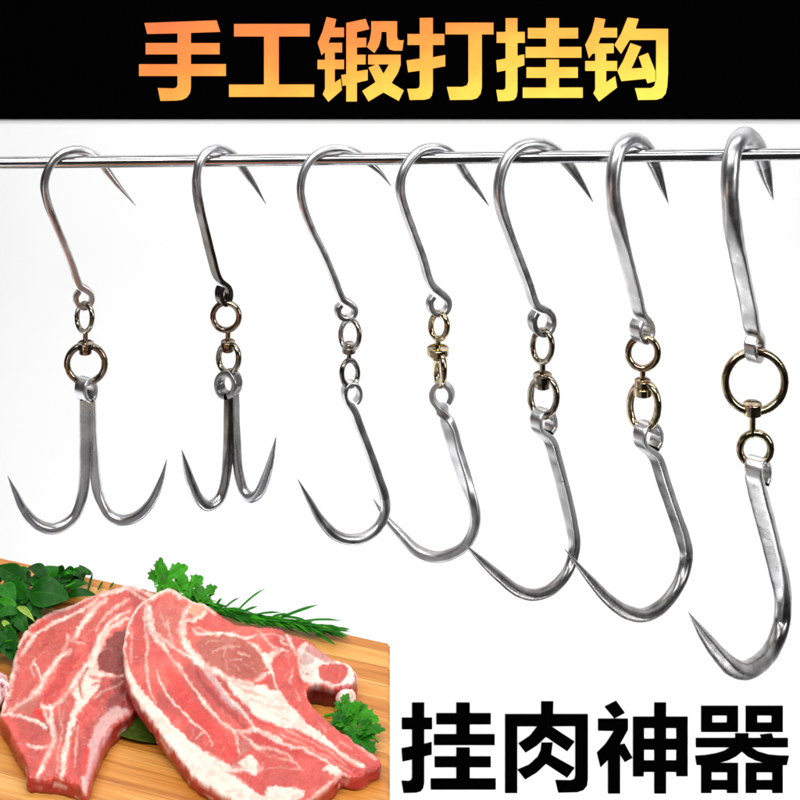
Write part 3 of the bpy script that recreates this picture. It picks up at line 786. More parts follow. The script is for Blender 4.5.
def wall_red(bx, fr, seed):
    nz = Noise2(seed + 77); s = np.arange(len(bx)) / 7.0
    q = nz.fbm(s, s * 0 + fr * 1.5, 3)[:, None]
    c = lin(178, 52, 48) * (0.7 + 0.5 * q)
    a = sst(0.60, 0.72, nz.fbm(s * 0.5 + 9, s * 0.2 + fr * 4.5, 3))[:, None]
    return c * (1 - 0.7 * a) + FATP * 0.7 * a

# ------------------------------------------------------------------ left chop
A_out = [(0,713),(2,707),(7.5,687),(15,652),(22.5,634),(30,624),(50,612),(70,604),(87.5,597),(106,590),(124,585.5),(140,587),(157,594),(167,606),(170,640),(163,672),(148,698),(134,711),(123,720),(112,731),(102,749),(96,762),(91,780),(86,792),(80,787),(75,782),(60,778),(47,777),(36,776),(28,775),(26,762),(19,750),(10,732),(2,720)]
A_f = [
 ('poly', [(28,640),(50,622),(85,605),(122,588),(128,612),(100,630),(70,655),(40,690),(14,704),(12,690)], 3, lin(214,98,86), 0.6),
 ('line', [(1,712),(8,687),(15,654),(23,635),(30,626)], 11, FAT), ('line', [(28,628),(50,614),(70,606),(88,599),(106,592),(124,588),(140,590),(157,597)], 5.5, FATP),
 ('line', [(22,640),(26,634),(34,636),(28,646),(22,656)], 6, FAT, 0.9),
 ('line', [(33,636),(45,628),(60,619.5),(75,613.5),(90,605.5),(100,598),(112,593),(126,590)], 3.2, FAT),
 ('line', [(126,590),(138,596),(148,602)], 3, FATP, 0.8),
 ('line', [(74,637),(82,626),(90,614),(98,605),(106,600)], 8, FATP), ('line', [(77,634),(85,621),(93,611)], 5, FAT),
 ('line', [(100,624),(112,612),(128,600)], 4, FATP, 0.7), ('line', [(96,632),(104,618),(118,606)], 2.5, FAT, 0.6),
 ('line', [(68,632),(66,645),(58,658)], 3, FATP, 0.9), ('line', [(84,642),(78,642),(70,640)], 2, FATP, 0.8),
 ('line', [(70,650),(60,658),(51,671),(44,681),(38,692),(24,703),(9,712)], 7.5, FATP, 0.95), ('line', [(66,652),(52,668),(43,683),(36,694)], 3, FAT, 0.8),
 ('line', [(34,664),(38,671),(42,680)], 2.2, FAT, 0.9), ('line', [(36,660),(31,670),(33,676)], 1.8, FATP, 0.8),
 ('poly', [(14,708),(24,704),(36,696),(38,703),(32,712),(20,713)], 3, lin(196,120,104), 0.7),
 ('poly', [(35,708),(40,710),(47,722),(38,718),(33,713)], 2, RED, 0.9),
 ('poly', [(46,690),(54,678),(64,664),(74,655),(82,652),(76,664),(66,680),(58,696),(50,706),(44,702)], 2.2, LEAN2, 0.9),
 ('line', [(129,612),(112,622),(100,638),(95,650),(88,662),(81,673),(74,684),(66,694),(58,703),(51,709),(42,707)], 5, FAT),
 ('line', [(0,716),(10,715),(20,716.5),(30,719),(40,723),(46,727)], 4.5, FAT),
 ('line', [(42,705),(46,716),(51,728)], 4, FATP, 0.9),
 ('line', [(50,706),(52,722),(53,734),(54,743),(50,750),(46,758),(42,767),(38,775)], 6.5, FAT), ('line', [(27,745),(36,748),(47,747)], 4, FAT),
 ('line', [(60,700),(59,716),(62,730),(58,752),(57,772)], 2.2, FATP, 0.7), ('line', [(64,712),(60,726)], 2, FAT, 0.7),
 ('poly', [(60,704),(66,694),(72,688),(72,704),(67,718),(62,734),(58,750),(54,772),(44,774),(52,756),(57,744),(56,724)], 2.5, lin(206,112,106), 0.55),
 ('poly', [(100,640),(93,656),(88,664),(80,678),(73,692),(75,702),(71,714),(67,728),(64,744),(61,762),(60,776),(64,776),(68,760),(70,744),(73,730),(78,716),(86,704),(94,697),(99,690),(100,676),(96,668),(97,655)], 2.5, FAT),
 ('line', [(88,668),(81,680),(80,688),(82,697)], 3.6, lin(196,110,92), 0.95),
 ('line', [(128,619),(112,629),(101,644),(95,660),(97,672),(110,677.5),(126,677)], 6.5, FAT),
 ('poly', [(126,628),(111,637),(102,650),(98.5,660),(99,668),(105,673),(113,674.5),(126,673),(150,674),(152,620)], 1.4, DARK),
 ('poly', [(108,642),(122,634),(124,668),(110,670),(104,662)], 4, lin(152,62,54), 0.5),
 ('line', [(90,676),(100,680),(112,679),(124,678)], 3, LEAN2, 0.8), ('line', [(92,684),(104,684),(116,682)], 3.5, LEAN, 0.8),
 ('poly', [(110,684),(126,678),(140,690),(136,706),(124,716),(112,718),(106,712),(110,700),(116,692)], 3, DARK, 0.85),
 ('line', [(94,700),(104,692),(114,688),(124,682)], 2, FATP, 0.7), ('line', [(90,712),(98,704),(108,698)], 2.2, RED, 0.5),
 ('line', [(84,716),(92,706),(102,700),(112,694)], 2.2, LEAN2, 0.7), ('line', [(78,730),(84,718),(92,710)], 2, LEAN2, 0.6),
 ('poly', [(130,714),(121,718),(110,728),(101,744),(94,760),(89,778),(86,792),(81,788),(83,770),(86,752),(91,738),(98,724),(108,712),(118,708)], 3, MEMB, 0.85),
 ('line', [(112,730),(103,746),(96,762),(91,778)], 3.5, SILV, 0.6),
 ('poly', [(84,750),(89,748),(88,762),(87,773),(82,774),(82,764)], 2, RED, 0.9),
 ('line', [(72,736),(69,752),(68,770)], 2.4, LEANP, 0.8), ('line', [(78,726),(76,744),(75,766)], 1.6, FATP, 0.7), ('line', [(82,776),(84,786)], 2, FAT, 0.8),
]
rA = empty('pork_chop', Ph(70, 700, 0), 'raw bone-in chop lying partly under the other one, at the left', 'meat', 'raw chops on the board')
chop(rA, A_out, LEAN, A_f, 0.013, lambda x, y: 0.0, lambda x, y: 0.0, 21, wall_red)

# ------------------------------------------------------------------ right chop, leaning on the left one
B_out = [(124,655),(123.5,642),(125.6,630),(129,619),(135,609),(145,598),(155,592),(165,588.5),(175,590),(183,595.5),(194,599.5),(206,604),(217,611),(225,617),(234,622),(245,625),(256,626),(268,627),(279,628.5),(289,634.5),(300,637),(308,641),(321,650),(332,656.5),(344,660.5),(352,667),(356,676),(354,684),(346,688),(334,686),(320,683),(309,683.5),(305,690),(308,699),(313,706),(322,715.5),(335.5,728),(350,739),(364,748),(378,757.5),(380.5,763),(371,767.5),(363,773),(352,776),(340,773.5),(332,783),(318,794),(304,805),(280,815),(250,811),(230,799),(211,787.5),(192,774),(180,759.5),(165,740),(150,717),(139,704),(131,688),(126,674)]
B_f = [
 ('poly', [(152,610),(170,598),(190,598),(186,640),(196,660),(190,664),(165,640)], 4, LEANP, 0.6),
 ('line', [(124,655),(125,640),(129,622),(136,610),(147,600),(158,594),(170,591.5),(182,597),(196,602),(208,607)], 6, FAT),
 ('line', [(176,592),(188,598),(204,606),(214,612)], 7, FATP, 0.9),
 ('line', [(124,650),(126.5,668),(132,684),(139,697)], 7, FAT), ('line', [(132,628),(131,650),(131,662)], 1.6, FATP, 0.7),
 ('poly', [(126,664),(131,671),(138,684),(146,696),(157,707),(171,721),(185,735),(194,743),(209,754),(221,764),(234,774),(250,788),(262,796),(274,803),(252,812),(230,800),(211,788),(192,774),(180,759),(165,740),(151,718),(139,705),(132,690)], 1.8, FAT),
 ('line', [(140,690),(160,716),(184,744),(210,770),(236,790)], 5, FATP, 0.4),
 ('line', [(205,752),(215,760),(226,767),(240,771),(252,771),(262,766)], 7, FAT), ('poly', [(244,759),(252,757),(262,766),(256,774),(246,771),(238,764)], 2, FAT, 0.95),
 ('poly', [(225,772),(236,779),(248,788),(262,794),(268,790),(262,780),(250,774),(240,776)], 1.8, LEAN2, 0.7),
 ('line', [(146,604),(144.5,618),(146,634),(148,645),(146,660),(147,675),(150,690),(155,702)], 2.6, FATP),
 ('line', [(149,606),(149,620),(152,632),(157,642)], 8, FAT), ('line', [(156,638),(162,646),(167,651)], 8, FAT),
 ('line', [(164,648),(172,660),(182,672),(190,683),(200,696),(212,711),(222,721),(233,730),(238,744),(240,755)], 4.2, FATP), ('line', [(184,676),(196,692),(212,711),(226,724)], 2, FAT, 0.8),
 ('poly', [(166,668),(178,676),(190,692),(206,712),(224,730),(234,744),(236,756),(226,760),(214,748),(200,730),(184,712),(172,694)], 3, RED, 0.55),
 ('line', [(157,670),(160,682),(166,693),(173,703),(182,711),(195,723),(207,733),(212,745)], 1.9, FAT, 0.95),
 ('line', [(196,738),(202,732),(210,736)], 1.2, FATP, 0.7),
 ('line', [(150,628),(160,636),(170,645),(180,652),(190,660)], 3.5, FAT, 0.9), ('line', [(168,620),(169,632),(173,644),(178,650)], 1.8, FATP, 0.7), ('line', [(160,612),(166,626)], 1.4, FATP, 0.5),
 ('line', [(191,606),(184.5,614),(182,625),(183.5,640),(188.5,650),(197,660)], 8, FAT), ('line', [(188,642),(194,653),(205,665),(221,675),(236,680.5),(252,685)], 7, FAT),
 ('poly', [(188,611),(192,605.5),(200,605),(207,610),(204,615),(194,616.5)], 1.6, SPOT), ('line', [(186,621),(196,619.5),(206,613)], 4.5, FAT),
 ('line', [(193,628),(200,634),(216,633.5),(230,635),(245,638),(256,635.5)], 3.6, FAT), ('line', [(196,626),(206,631),(214,633)], 1.5, FATP, 0.7),
 ('poly', [(197,642),(204,636.5),(216,635.5),(230,636.5),(244,640),(256,649),(262,659),(265,669),(257,678),(244,679),(226,673.5),(208,662),(199,651)], 1.3, EYE),
 ('poly', [(236,646),(250,650),(260,662),(256,674),(240,676),(230,664)], 5, lin(184,84,72), 0.6),
 ('line', [(212,653),(220,649),(228,647),(240,645.5)], 1.2, FATP, 0.55), ('line', [(226,648),(224,656),(227,663),(228,670)], 1.2, FATP, 0.5), ('line', [(238,651),(243,654),(249,655.5)], 2.0, FATP, 0.75), ('line', [(230,659.5),(236,658.5),(241,660)], 1.2, FATP, 0.6), ('line', [(206,644),(214,641),(226,640)], 1.0, FATP, 0.4), ('line', [(244,664),(252,668),(258,674)], 1.0, FATP, 0.4), ('line', [(234,664),(240,670)], 0.9, FATP, 0.4),
 ('line', [(249,643),(258,649),(264,657),(268,667),(272,671)], 4.6, FAT), ('line', [(272,671),(264,676),(256,681)], 4, FAT), ('line', [(265,656),(274,654),(282,651)], 4.2, FAT),
 ('poly', [(262,654),(272,655),(272,668),(266,664)], 1.6, FAT), ('line', [(272,668),(275,682),(279,691)], 3, FAT), ('line', [(268,674),(264,684)], 2.4, RED, 0.8),
 ('line', [(258,630),(266,640),(275,648),(288,652)], 3, FATP, 0.8), ('line', [(262,636),(272,634),(284,640)], 2.2, FATP, 0.8), ('line', [(286,636),(292,646),(296,656)], 3.5, FAT, 0.8), ('line', [(280,642),(288,646)], 2, FAT, 0.8),
 ('poly', [(272,660),(290,656),(300,668),(304,690),(314,708),(330,724),(350,742),(372,758),(370,764),(356,758),(336,745),(316,730),(300,714),(288,698),(280,684)], 2.5, lin(226,92,84), 0.8),
 ('poly', [(226,681),(240,684.5),(252,687),(262,686),(271,690),(279,691),(286,699),(294,709),(304,720),(318,732),(338,750),(358,762),(366,767),(358,768),(346,760),(325,746),(301,731),(286,727),(274,723),(261,720),(249,710),(237,697)], 2, FAT),
 ('line', [(236,686),(248,692),(262,697)], 2.5, lin(222,168,156), 0.8), ('line', [(262,708),(276,714),(292,720)], 1.8, FATP, 0.8), ('line', [(250,700),(266,706),(284,708)], 1.6, lin(216,176,176), 0.6),
 ('line', [(180,650),(194,660),(206,671),(217,684),(236,705),(250,722),(256,731)], 4.4, FAT), ('line', [(204,668),(216,684),(228,700),(240,712)], 5.0, SILV, 0.95),
 ('line', [(196,672),(206,686),(218,700),(234,716),(248,728)], 5, lin(150,24,34), 0.75),
 ('line', [(236,696),(246,708),(254,718),(266,724),(284,730)], 3, LEAN2, 0.8),
 ('line', [(234,730),(246,731),(256,729),(268,734),(281,740)], 5.5, FAT), ('line', [(239,733),(249,740),(258,747),(270,747),(281,751)], 4, FATP), ('poly', [(240,742),(248,742),(250,750),(242,756)], 1.6, lin(200,120,108), 0.9),
 ('poly', [(250,735),(264,736),(282,743),(300,750),(320,760),(300,757),(276,748),(258,742)], 1.8, LEAN2, 0.9),
 ('line', [(270,738),(284,744),(300,748.5),(317,756),(332,766),(349,775)], 3.4, FAT), ('line', [(286,729),(304,739),(322,748),(346,764)], 2, FATP, 0.9), ('line', [(280,734),(300,743),(326,757),(352,772)], 1.6, FAT, 0.6),
 ('poly', [(300,734),(318,744),(346,758),(362,770),(352,776),(334,766),(316,754),(298,744)], 2, RED, 0.4),
 ('poly', [(262,752),(284,750),(302,755),(322,764),(328,774),(310,790),(290,788),(270,784),(258,776)], 4, LEAN, 0.6),
 ('line', [(276,748),(290,756),(300,768)], 1.2, FATP, 0.7), ('line', [(270,756),(284,758),(296,762)], 1.2, FATP, 0.6), ('line', [(266,768),(284,766),(304,770)], 1.0, FATP, 0.5),
 ('poly', [(322,769),(334,765.5),(341,770),(337,776),(328,772)], 1.5, FAT), ('line', [(341,773),(332,782),(318,793),(306,803)], 3, FATP, 0.9),
 ('poly', [(268,787),(282,787),(304,791),(300,800),(284,806),(268,803)], 1.6, FAT), 
 ('line', [(305,692),(313,705),(322,714),(336,727),(350,738),(366,748.5)], 2.6, FATP, 0.9), ('line', [(352,742),(366,752),(376,759)], 4, FATP, 0.7),
 ('line', [(340,742),(352,750)], 3, FATP, 0.5), ('line', [(318,722),(326,734)], 2, FATP, 0.5), ('line', [(296,690),(300,702)], 2.5, FATP, 0.6), ('line', [(292,668),(290,682)], 2.5, FATP, 0.7),
 ('poly', [(298,650),(306,644),(322,652),(340,660),(352,667),(355,678),(350,686),(334,685),(318,683),(304,682),(299,668)], 2, BONE),
 ('poly', [(310,646),(324,652),(336,660),(326,662),(314,656),(306,650)], 2, lin(206,140,134), 0.85), ('poly', [(301,655),(310,654),(315,660),(306,664),(300,662)], 1.6, lin(222,208,204), 0.9),
 ('line', [(299,652),(300,664),(304,674)], 2, lin(226,140,130), 0.7), ('poly', [(306,672),(308,673),(308,675),(306,675)], 1, lin(190,110,90), 0.8),
 ('poly', [(318,668.5),(326,663),(337,662),(346,665.5),(348,673.5),(342,681.5),(331,683.5),(321,679)], 1.3, lin(214,86,78)),
]
def lift_B(x, y): return 0.012 * float(sst(235, 150, np.array(x)) * sst(768, 700, np.array(y)))
sst2 = lambda e0, e1, x: sst(e0, e1, np.array(x))
def lift_B(x, y):
    a = 1 - float(sst2(150, 240, x)); c_ = 1 - float(sst2(700, 772, y))
    return 0.0155 * a * c_
def extra_B(x, y): return 0.006 * float(sst2(296, 312, x)) * (1 - float(sst2(684, 704, y)))
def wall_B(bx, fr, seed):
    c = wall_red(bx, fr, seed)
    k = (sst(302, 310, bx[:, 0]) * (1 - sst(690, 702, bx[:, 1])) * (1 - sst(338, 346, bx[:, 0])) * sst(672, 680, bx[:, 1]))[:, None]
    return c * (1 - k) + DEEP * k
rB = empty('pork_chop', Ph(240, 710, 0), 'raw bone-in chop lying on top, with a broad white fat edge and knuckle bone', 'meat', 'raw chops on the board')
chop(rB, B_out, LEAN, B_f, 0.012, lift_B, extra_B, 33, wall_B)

m, nt, b = plain('raw_bone', (0.86, 0.78, 0.72), 0.35, 0.5)
n1 = N(nt, 'ShaderNodeTexNoise', Scale=160.0, Detail=4.0); nt.links.new(objcoord(nt), n1.inputs['Vector'])
r = ramp(nt, [(0.35, lin(226, 176, 164)), (0.5, lin(246, 226, 216)), (0.7, lin(252, 244, 238))], n1.outputs['Fac'])
nt.links.new(r.outputs[0], b.inputs['Base Color']); bump(nt, b, n1.outputs['Fac'], 0.6, 0.002)
b.inputs['Subsurface Weight'].default_value = 0.1; b.inputs['Subsurface Scale'].default_value = 0.003
M['bone'] = m
def blob(name, c, r, mat, parent, seed, rough=0.16):
    bm = bmesh.new(); bmesh.ops.create_icosphere(bm, subdivisions=4, radius=1.0)
    nz = Noise2(seed)
    for v in bm.verts:
        n = v.co.copy()
        k = 1 + rough * (float(nz.fbm(np.array(n.x * 1.6 + 5), np.array(n.y * 1.6 + n.z * 1.3 + 9), 3)) - 0.5) * 2
        v.co = Vector((n.x * r[0], n.y * r[1], n.z * r[2])) * k
    me = bpy.data.meshes.new(name); bm.to_mesh(me); bm.free(); me.materials.append(mat)
    for v in me.vertices: v.co += c
    me.polygons.foreach_set('use_smooth', [True] * len(me.polygons))
    return link(bpy.data.objects.new(name, me), parent)
blob('rib_knuckle', Ph(346, 699, 0.008), (0.0085, 0.009, 0.0085), M['bone'], rB, 4)
blob('rib_knuckle', Ph(352, 681, 0.011), (0.0045, 0.008, 0.007), M['bone'], rB, 9)

# ------------------------------------------------------------------ board and pedestal
gd = (Ph(390, 643) - Ph(0, 557)); GA = math.atan2(gd.y, gd.x)
m, nt, b = new_mat('bamboo_board')
g = nt.nodes.new('ShaderNodeNewGeometry'); mp = nt.nodes.new('ShaderNodeMapping'); mp.vector_type = 'TEXTURE'
mp.inputs['Rotation'].default_value = (0, 0, GA); nt.links.new(g.outputs['Position'], mp.inputs['Vector'])
def sc(v):
    q = N(nt, 'ShaderNodeVectorMath', operation='MULTIPLY'); q.inputs[1].default_value = v
    nt.links.new(mp.outputs[0], q.inputs[0]); return q.outputs[0]
na = N(nt, 'ShaderNodeTexNoise', Scale=1.0, Detail=6.0, Roughness=0.62); nt.links.new(sc((9, 210, 40)), na.inputs['Vector'])
nb = N(nt, 'ShaderNodeTexNoise', Scale=1.0, Detail=3.0); nt.links.new(sc((3, 48, 10)), nb.inputs['Vector'])
nc = N(nt, 'ShaderNodeTexNoise', Scale=1.0, Detail=2.0); nt.links.new(sc((14, 620, 60)), nc.inputs['Vector'])
sxn = nt.nodes.new('ShaderNodeSeparateXYZ'); nt.links.new(mp.outputs[0], sxn.inputs[0])
fl = N(nt, 'ShaderNodeMath', operation='MULTIPLY'); fl.inputs[1].default_value = 1 / 0.021; nt.links.new(sxn.outputs[1], fl.inputs[0])
ff = N(nt, 'ShaderNodeMath', operation='FLOOR'); nt.links.new(fl.outputs[0], ff.inputs[0])
wn = N(nt, 'ShaderNodeTexWhiteNoise', noise_dimensions='1D'); nt.links.new(ff.outputs[0], wn.inputs['W'])
fr_ = N(nt, 'ShaderNodeMath', operation='FRACT'); nt.links.new(fl.outputs[0], fr_.inputs[0])
seam = ramp(nt, [(0.0, (0.5, 0.42, 0.36)), (0.035, (1, 1, 1)), (0.965, (1, 1, 1)), (1.0, (0.6, 0.52, 0.46))], fr_.outputs[0])
s1 = N(nt, 'ShaderNodeMath', operation='MULTIPLY_ADD'); s1.inputs[1].default_value = 0.30
nt.links.new(wn.outputs['Value'], s1.inputs[0])
s0 = N(nt, 'ShaderNodeMath', operation='MULTIPLY_ADD'); s0.inputs[1].default_value = 0.75; s0.inputs[2].default_value = -0.10
nt.links.new(na.outputs['Fac'], s0.inputs[0]); nt.links.new(s0.outputs[0], s1.inputs[2])
s2 = N(nt, 'ShaderNodeMath', operation='MULTIPLY_ADD'); s2.inputs[1].default_value = 0.35; nt.links.new(nb.outputs['Fac'], s2.inputs[0]); nt.links.new(s1.outputs[0], s2.inputs[2])
cr = ramp(nt, [(0.25, lin(150, 80, 20)), (0.45, lin(196, 122, 42)), (0.62, lin(216, 148, 66)), (0.85, lin(234, 180, 102))], s2.outputs[0])
dk = ramp(nt, [(0.30, (0.62, 0.5, 0.4)), (0.42, (1, 1, 1))], nc.outputs['Fac'])
m1 = N(nt, 'ShaderNodeMix', data_type='RGBA', blend_type='MULTIPLY'); m1.inputs[0].default_value = 0.7
nt.links.new(cr.outputs[0], m1.inputs[6]); nt.links.new(dk.outputs[0], m1.inputs[7])
m2 = N(nt, 'ShaderNodeMix', data_type='RGBA', blend_type='MULTIPLY'); m2.inputs[0].default_value = 0.8
nt.links.new(m1.outputs[2], m2.inputs[6]); nt.links.new(seam.outputs[0], m2.inputs[7])
nt.links.new(m2.outputs[2], b.inputs['Base Color']); b.inputs['Roughness'].default_value = 0.42
bump(nt, b, nc.outputs['Fac'], 0.15, 0.0004)
M['wood'] = m
poly = [Ph(-110, 533), Ph(390, 643), Ph(390, 880), Ph(-110, 880)]
bm = bmesh.new()
tp = [bm.verts.new(p) for p in poly]; bt = [bm.verts.new(p - Vector((0, 0, 0.022))) for p in poly]
bm.faces.new(tp[::-1]); bm.faces.new(bt)
for i in range(4): bm.faces.new((tp[i], tp[(i + 1) % 4], bt[(i + 1) % 4], bt[i]))
bmesh.ops.recalc_face_normals(bm, faces=bm.faces)
bmesh.ops.bevel(bm, geom=[e for e in bm.edges], offset=0.0016, segments=3, affect='EDGES')
me = bpy.data.meshes.new('cutting_board'); bm.to_mesh(me); bm.free(); me.materials.append(M['wood'])
cb = bpy.data.objects.new('cutting_board', me); COL.objects.link(cb)
tag(cb, 'warm honey-brown wooden cutting board carrying the raw meat and herbs', 'cutting board')
cen = sum(poly, Vector()) / 4
q = [cen + (p - cen) * 0.955 for p in poly]
V = [Vector((p.x, p.y, ZB - 0.0225)) for p in q] + [Vector((p.x, p.y, -2.15)) for p in q]
F = [(0, 1, 2, 3), (7, 6, 5, 4)] + [(i, 4 + i, 4 + (i + 1) % 4, (i + 1) % 4) for i in range(4)]
pd = mesh_obj('pedestal', V, F, M['pedestal'], None, False)
bm = bmesh.new(); bm.from_mesh(pd.data); bmesh.ops.recalc_face_normals(bm, faces=bm.faces); bm.to_mesh(pd.data); bm.free()
tag(pd, 'plain white block the wooden cutting board lies on', 'pedestal', kind='structure')

# ------------------------------------------------------------------ herbs
m, nt, b = new_mat('herb_leaf')
at = N(nt, 'ShaderNodeAttribute', attribute_name='tone')
n1 = N(nt, 'ShaderNodeTexNoise', Scale=230.0, Detail=3.0); g = nt.nodes.new('ShaderNodeNewGeometry'); nt.links.new(g.outputs['Position'], n1.inputs['Vector'])
r = ramp(nt, [(0.3, (0.72, 0.76, 0.6)), (0.7, (1.2, 1.16, 1.2))], n1.outputs['Fac'])
mx = N(nt, 'ShaderNodeMix', data_type='RGBA', blend_type='MULTIPLY'); mx.inputs[0].default_value = 1.0
nt.links.new(at.outputs['Color'], mx.inputs[6]); nt.links.new(r.outputs[0], mx.inputs[7])
nt.links.new(mx.outputs[2], b.inputs['Base Color']); b.inputs['Roughness'].default_value = 0.5; b.inputs['Specular IOR Level'].default_value = 0.25
tr = nt.nodes.new('ShaderNodeBsdfTranslucent'); nt.links.new(mx.outputs[2], tr.inputs['Color'])
ms = nt.nodes.new('ShaderNodeMixShader'); ms.inputs[0].default_value = 0.22
nt.links.new(b.outputs[0], ms.inputs[1]); nt.links.new(tr.outputs[0], ms.inputs[2])
nt.links.new(ms.outputs[0], nt.nodes['Material Output'].inputs['Surface'])
bump(nt, b, n1.outputs['Fac'], 0.25, 0.0006)
M['leaf'] = m

G_DK, G_MID, G_BR, G_LT = lin(10, 70, 6), lin(26, 120, 8), lin(60, 164, 14), lin(170, 205, 90)
class Leaves:
    def __init__(s): s.V, s.F, s.C = [], [], []
    def blade(s, base, tip, width, nrm, col, prof='oval', fold=0.25, curl=0.12, rib=None, rows=14, teeth=0, wav=0.0):
        ax = tip - base; L = ax.length
        if L < 1e-6: return
        ax = ax / L; side = ax.cross(nrm).normalized(); up = side.cross(ax).normalized()
        o = len(s.V); ph = random.uniform(0, 6)
        ks = (-1, -0.72, -0.4, -0.08, 0, 0.08, 0.4, 0.72, 1)
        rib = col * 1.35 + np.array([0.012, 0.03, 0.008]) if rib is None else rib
        for i in range(rows + 1):
            t = i / rows
            if prof == 'oval': w = math.sin(math.pi * t ** 0.8) ** 0.8 if 0 < t < 1 else 0
            elif prof == 'lance': w = math.sin(math.pi * t ** 0.8) ** 0.9 if 0 < t < 1 else 0
            elif prof == 'needle': w = min(1, t * 6 + 0.35) * min(1, (1 - t) * 3.5)
            else:                      # wedge: narrow foot, broad toothed head
                w = max(0.06, min(1, (t / 0.62) ** 1.5)) * (1 if t < 0.62 else math.sqrt(max(0, 1 - ((t - 0.62) / 0.42) ** 2)))
            if teeth and t > 0.25: w *= 0.70 + 0.42 * abs(math.sin(teeth * math.pi * t))
            w = max(w, 0.01) * width / 2
            for k in ks:
                q = base + ax * (L * t) + side * (k * w)
                q += up * (abs(k) * w * fold + L * curl * (math.sin(math.pi * t) - 0.5 * t * t) + wav * L * math.sin(7 * t + ph) * k * 0.5)
                s.V.append(q); f = 1 - abs(k)
                s.C.append(rib if abs(k) < 0.05 else col * (1.5 if abs(k) == 1 and prof == 'oval' else 1.0) * (0.86 + 0.16 * random.random() + (0.22 if (i + int(abs(k) * 4)) % 3 == 0 and prof == 'oval' else 0)))  # oval leaf edges painted paler as rim highlights
        n = len(ks)
        for i in range(rows):
            for k in range(n - 1):
                s.F.append((o + i * n + k, o + i * n + k + 1, o + (i + 1) * n + k + 1, o + (i + 1) * n + k))
    def toothed(s, base, tip, nrm, col, wide=0.9):
        half = [(.12, .05), (.17, .22), (.12, .40), (.27, .37), (.33, .47), (.42, .37), (.49, .40), (.50, .27), (.46, .13), (.58, .19), (.64, .30), (.72, .22), (.82, .25), (.84, .14), (.94, .11)]
        ol = [(0, 0)] + [(x + random.uniform(-.02, .02), y * random.uniform(.9, 1.1)) for x, y in half] + [(1, 0)] + [(x + random.uniform(-.02, .02), -y * random.uniform(.9, 1.1)) for x, y in half[::-1]]
        q = [Vector(p) for p in ol]
        inn = [Vector((x, y)) for x in np.arange(.06, 1, .07) for y in np.arange(-.45, .46, .06)]
        inn = [p for p, k in zip(inn, sdist(np.array([tuple(p) for p in inn]), ol)) if k < -.02]
        inn += [Vector((x, 0.0)) for x in np.arange(.08, .97, .05)]
        r_ = delaunay_2d_cdt(q + inn, [], [tuple(range(len(q)))], 1, 1e-5)
        ax = tip - base; L = ax.length; ax = ax / L; side = ax.cross(nrm).normalized(); up = side.cross(ax).normalized()
        o = len(s.V); ph = random.uniform(0, 6); cu = random.uniform(.02, .16)
        for p in r_[0]:
            x, y = p.x, p.y * wide
            vein = min(abs(y), abs(abs(y) - .75 * (x - .08)) if x < .5 else 9, abs(abs(y) - .75 * (x - .45)) if x > .45 else 9)
            z = .35 * abs(y) * (1 - .5 * abs(y)) - cu * x * x + .035 * math.sin(9 * x + ph) * math.sin(8 * y + ph) - .012 * (vein < .02)
            s.V.append(base + ax * (L * x) + side * (L * y) + up * (L * z))
            s.C.append(col * (1.25 if vein < .02 else random.uniform(.92, 1.06)))
        for f in r_[2]: s.F.append(tuple(o + k for k in f))
    def rod(s, pts, r0, r1, col, n=8):
        pts = [Vector(p) for p in pts]; o = len(s.V); m = len(pts)
        for i, p in enumerate(pts):
            t = (pts[min(i + 1, m - 1)] - pts[max(i - 1, 0)]).normalized(); u = t.orthogonal().normalized(); v = t.cross(u)
            r = lerp(r0, r1, i / (m - 1))
            for k in range(n):
                a = 2 * math.pi * k / n; s.V.append(p + (u * math.cos(a) + v * math.sin(a)) * r); s.C.append(col * (0.9 + 0.2 * random.random()))
        for i in range(m - 1):
            for k in range(n):
                k2 = (k + 1) % n; s.F.append((o + i * n + k, o + i * n + k2, o + (i + 1) * n + k2, o + (i + 1) * n + k))
    def build(s, name, parent):
        o = mesh_obj(name, s.V, s.F, M['leaf'], parent)
        a = o.data.color_attributes.new('tone', 'FLOAT_COLOR', 'POINT')
        a.data.foreach_set('color', np.c_[np.clip(np.array(s.C), 0, 1), np.ones(len(s.V))].astype(np.float32).ravel())
        return o
def rn(tilt=0.5): return Vector((random.uniform(-tilt, tilt), -0.45 + random.uniform(-tilt, tilt), 0.85)).normalized()

# leafy bunch at the back left
lv = Leaves(); st = Leaves()
root = empty('herb_bunch', Ph(30, 625, 0), 'bushy bunch of dark green herbs with oval leaves behind the left chop', 'herbs')
K = [ # base x y h, tip x y h, width, colour
 (29,593,.026, 69,597,.026, .025,'d'), (25,598,.022, 8,580,.026, .013,'m'), (26,581,.020, -4,566,.024, .017,'d'), (46,580,.020, 27,566,.026, .012,'d'),
 (47,582,.018, 57,565,.026, .017,'m'), (71,579,.012, 89,570,.020, .012,'m'), (68,587,.014, 88,583,.018, .008,'m'), (67,596,.012, 96,594,.015, .008,'d'),
 (14,603,.022, -5,584,.026, .015,'m'), (17,606,.024, -3,599,.026, .007,'b'), (17,607,.025, 35,621,.018, .005,'l'), (31,600,.022, 41,618,.015, .013,'d'),
 (2,621,.020, 14,633,.016, .005,'l'), (3,628,.018, 13,660,.012, .018,'d'), (18,612,.022, -4,616,.022, .013,'m'), (13,614,.020, 28,633,.012, .013,'d'),
 (54,588,.012, 64,574,.018, .011,'m'), (40,588,.014, 34,574,.022, .012,'m'), (12,590,.014, 20,572,.022, .014,'m'), (58,583,.012, 74,574,.016, .008,'b'),
 (0,640,.014, -12,655,.014, .016,'d'), (22,604,.018, 34,590,.022, .012,'m'), (28,606,.020, 22,622,.015, .010,'m'), (-6,604,.018, 8,622,.018, .014,'m')]
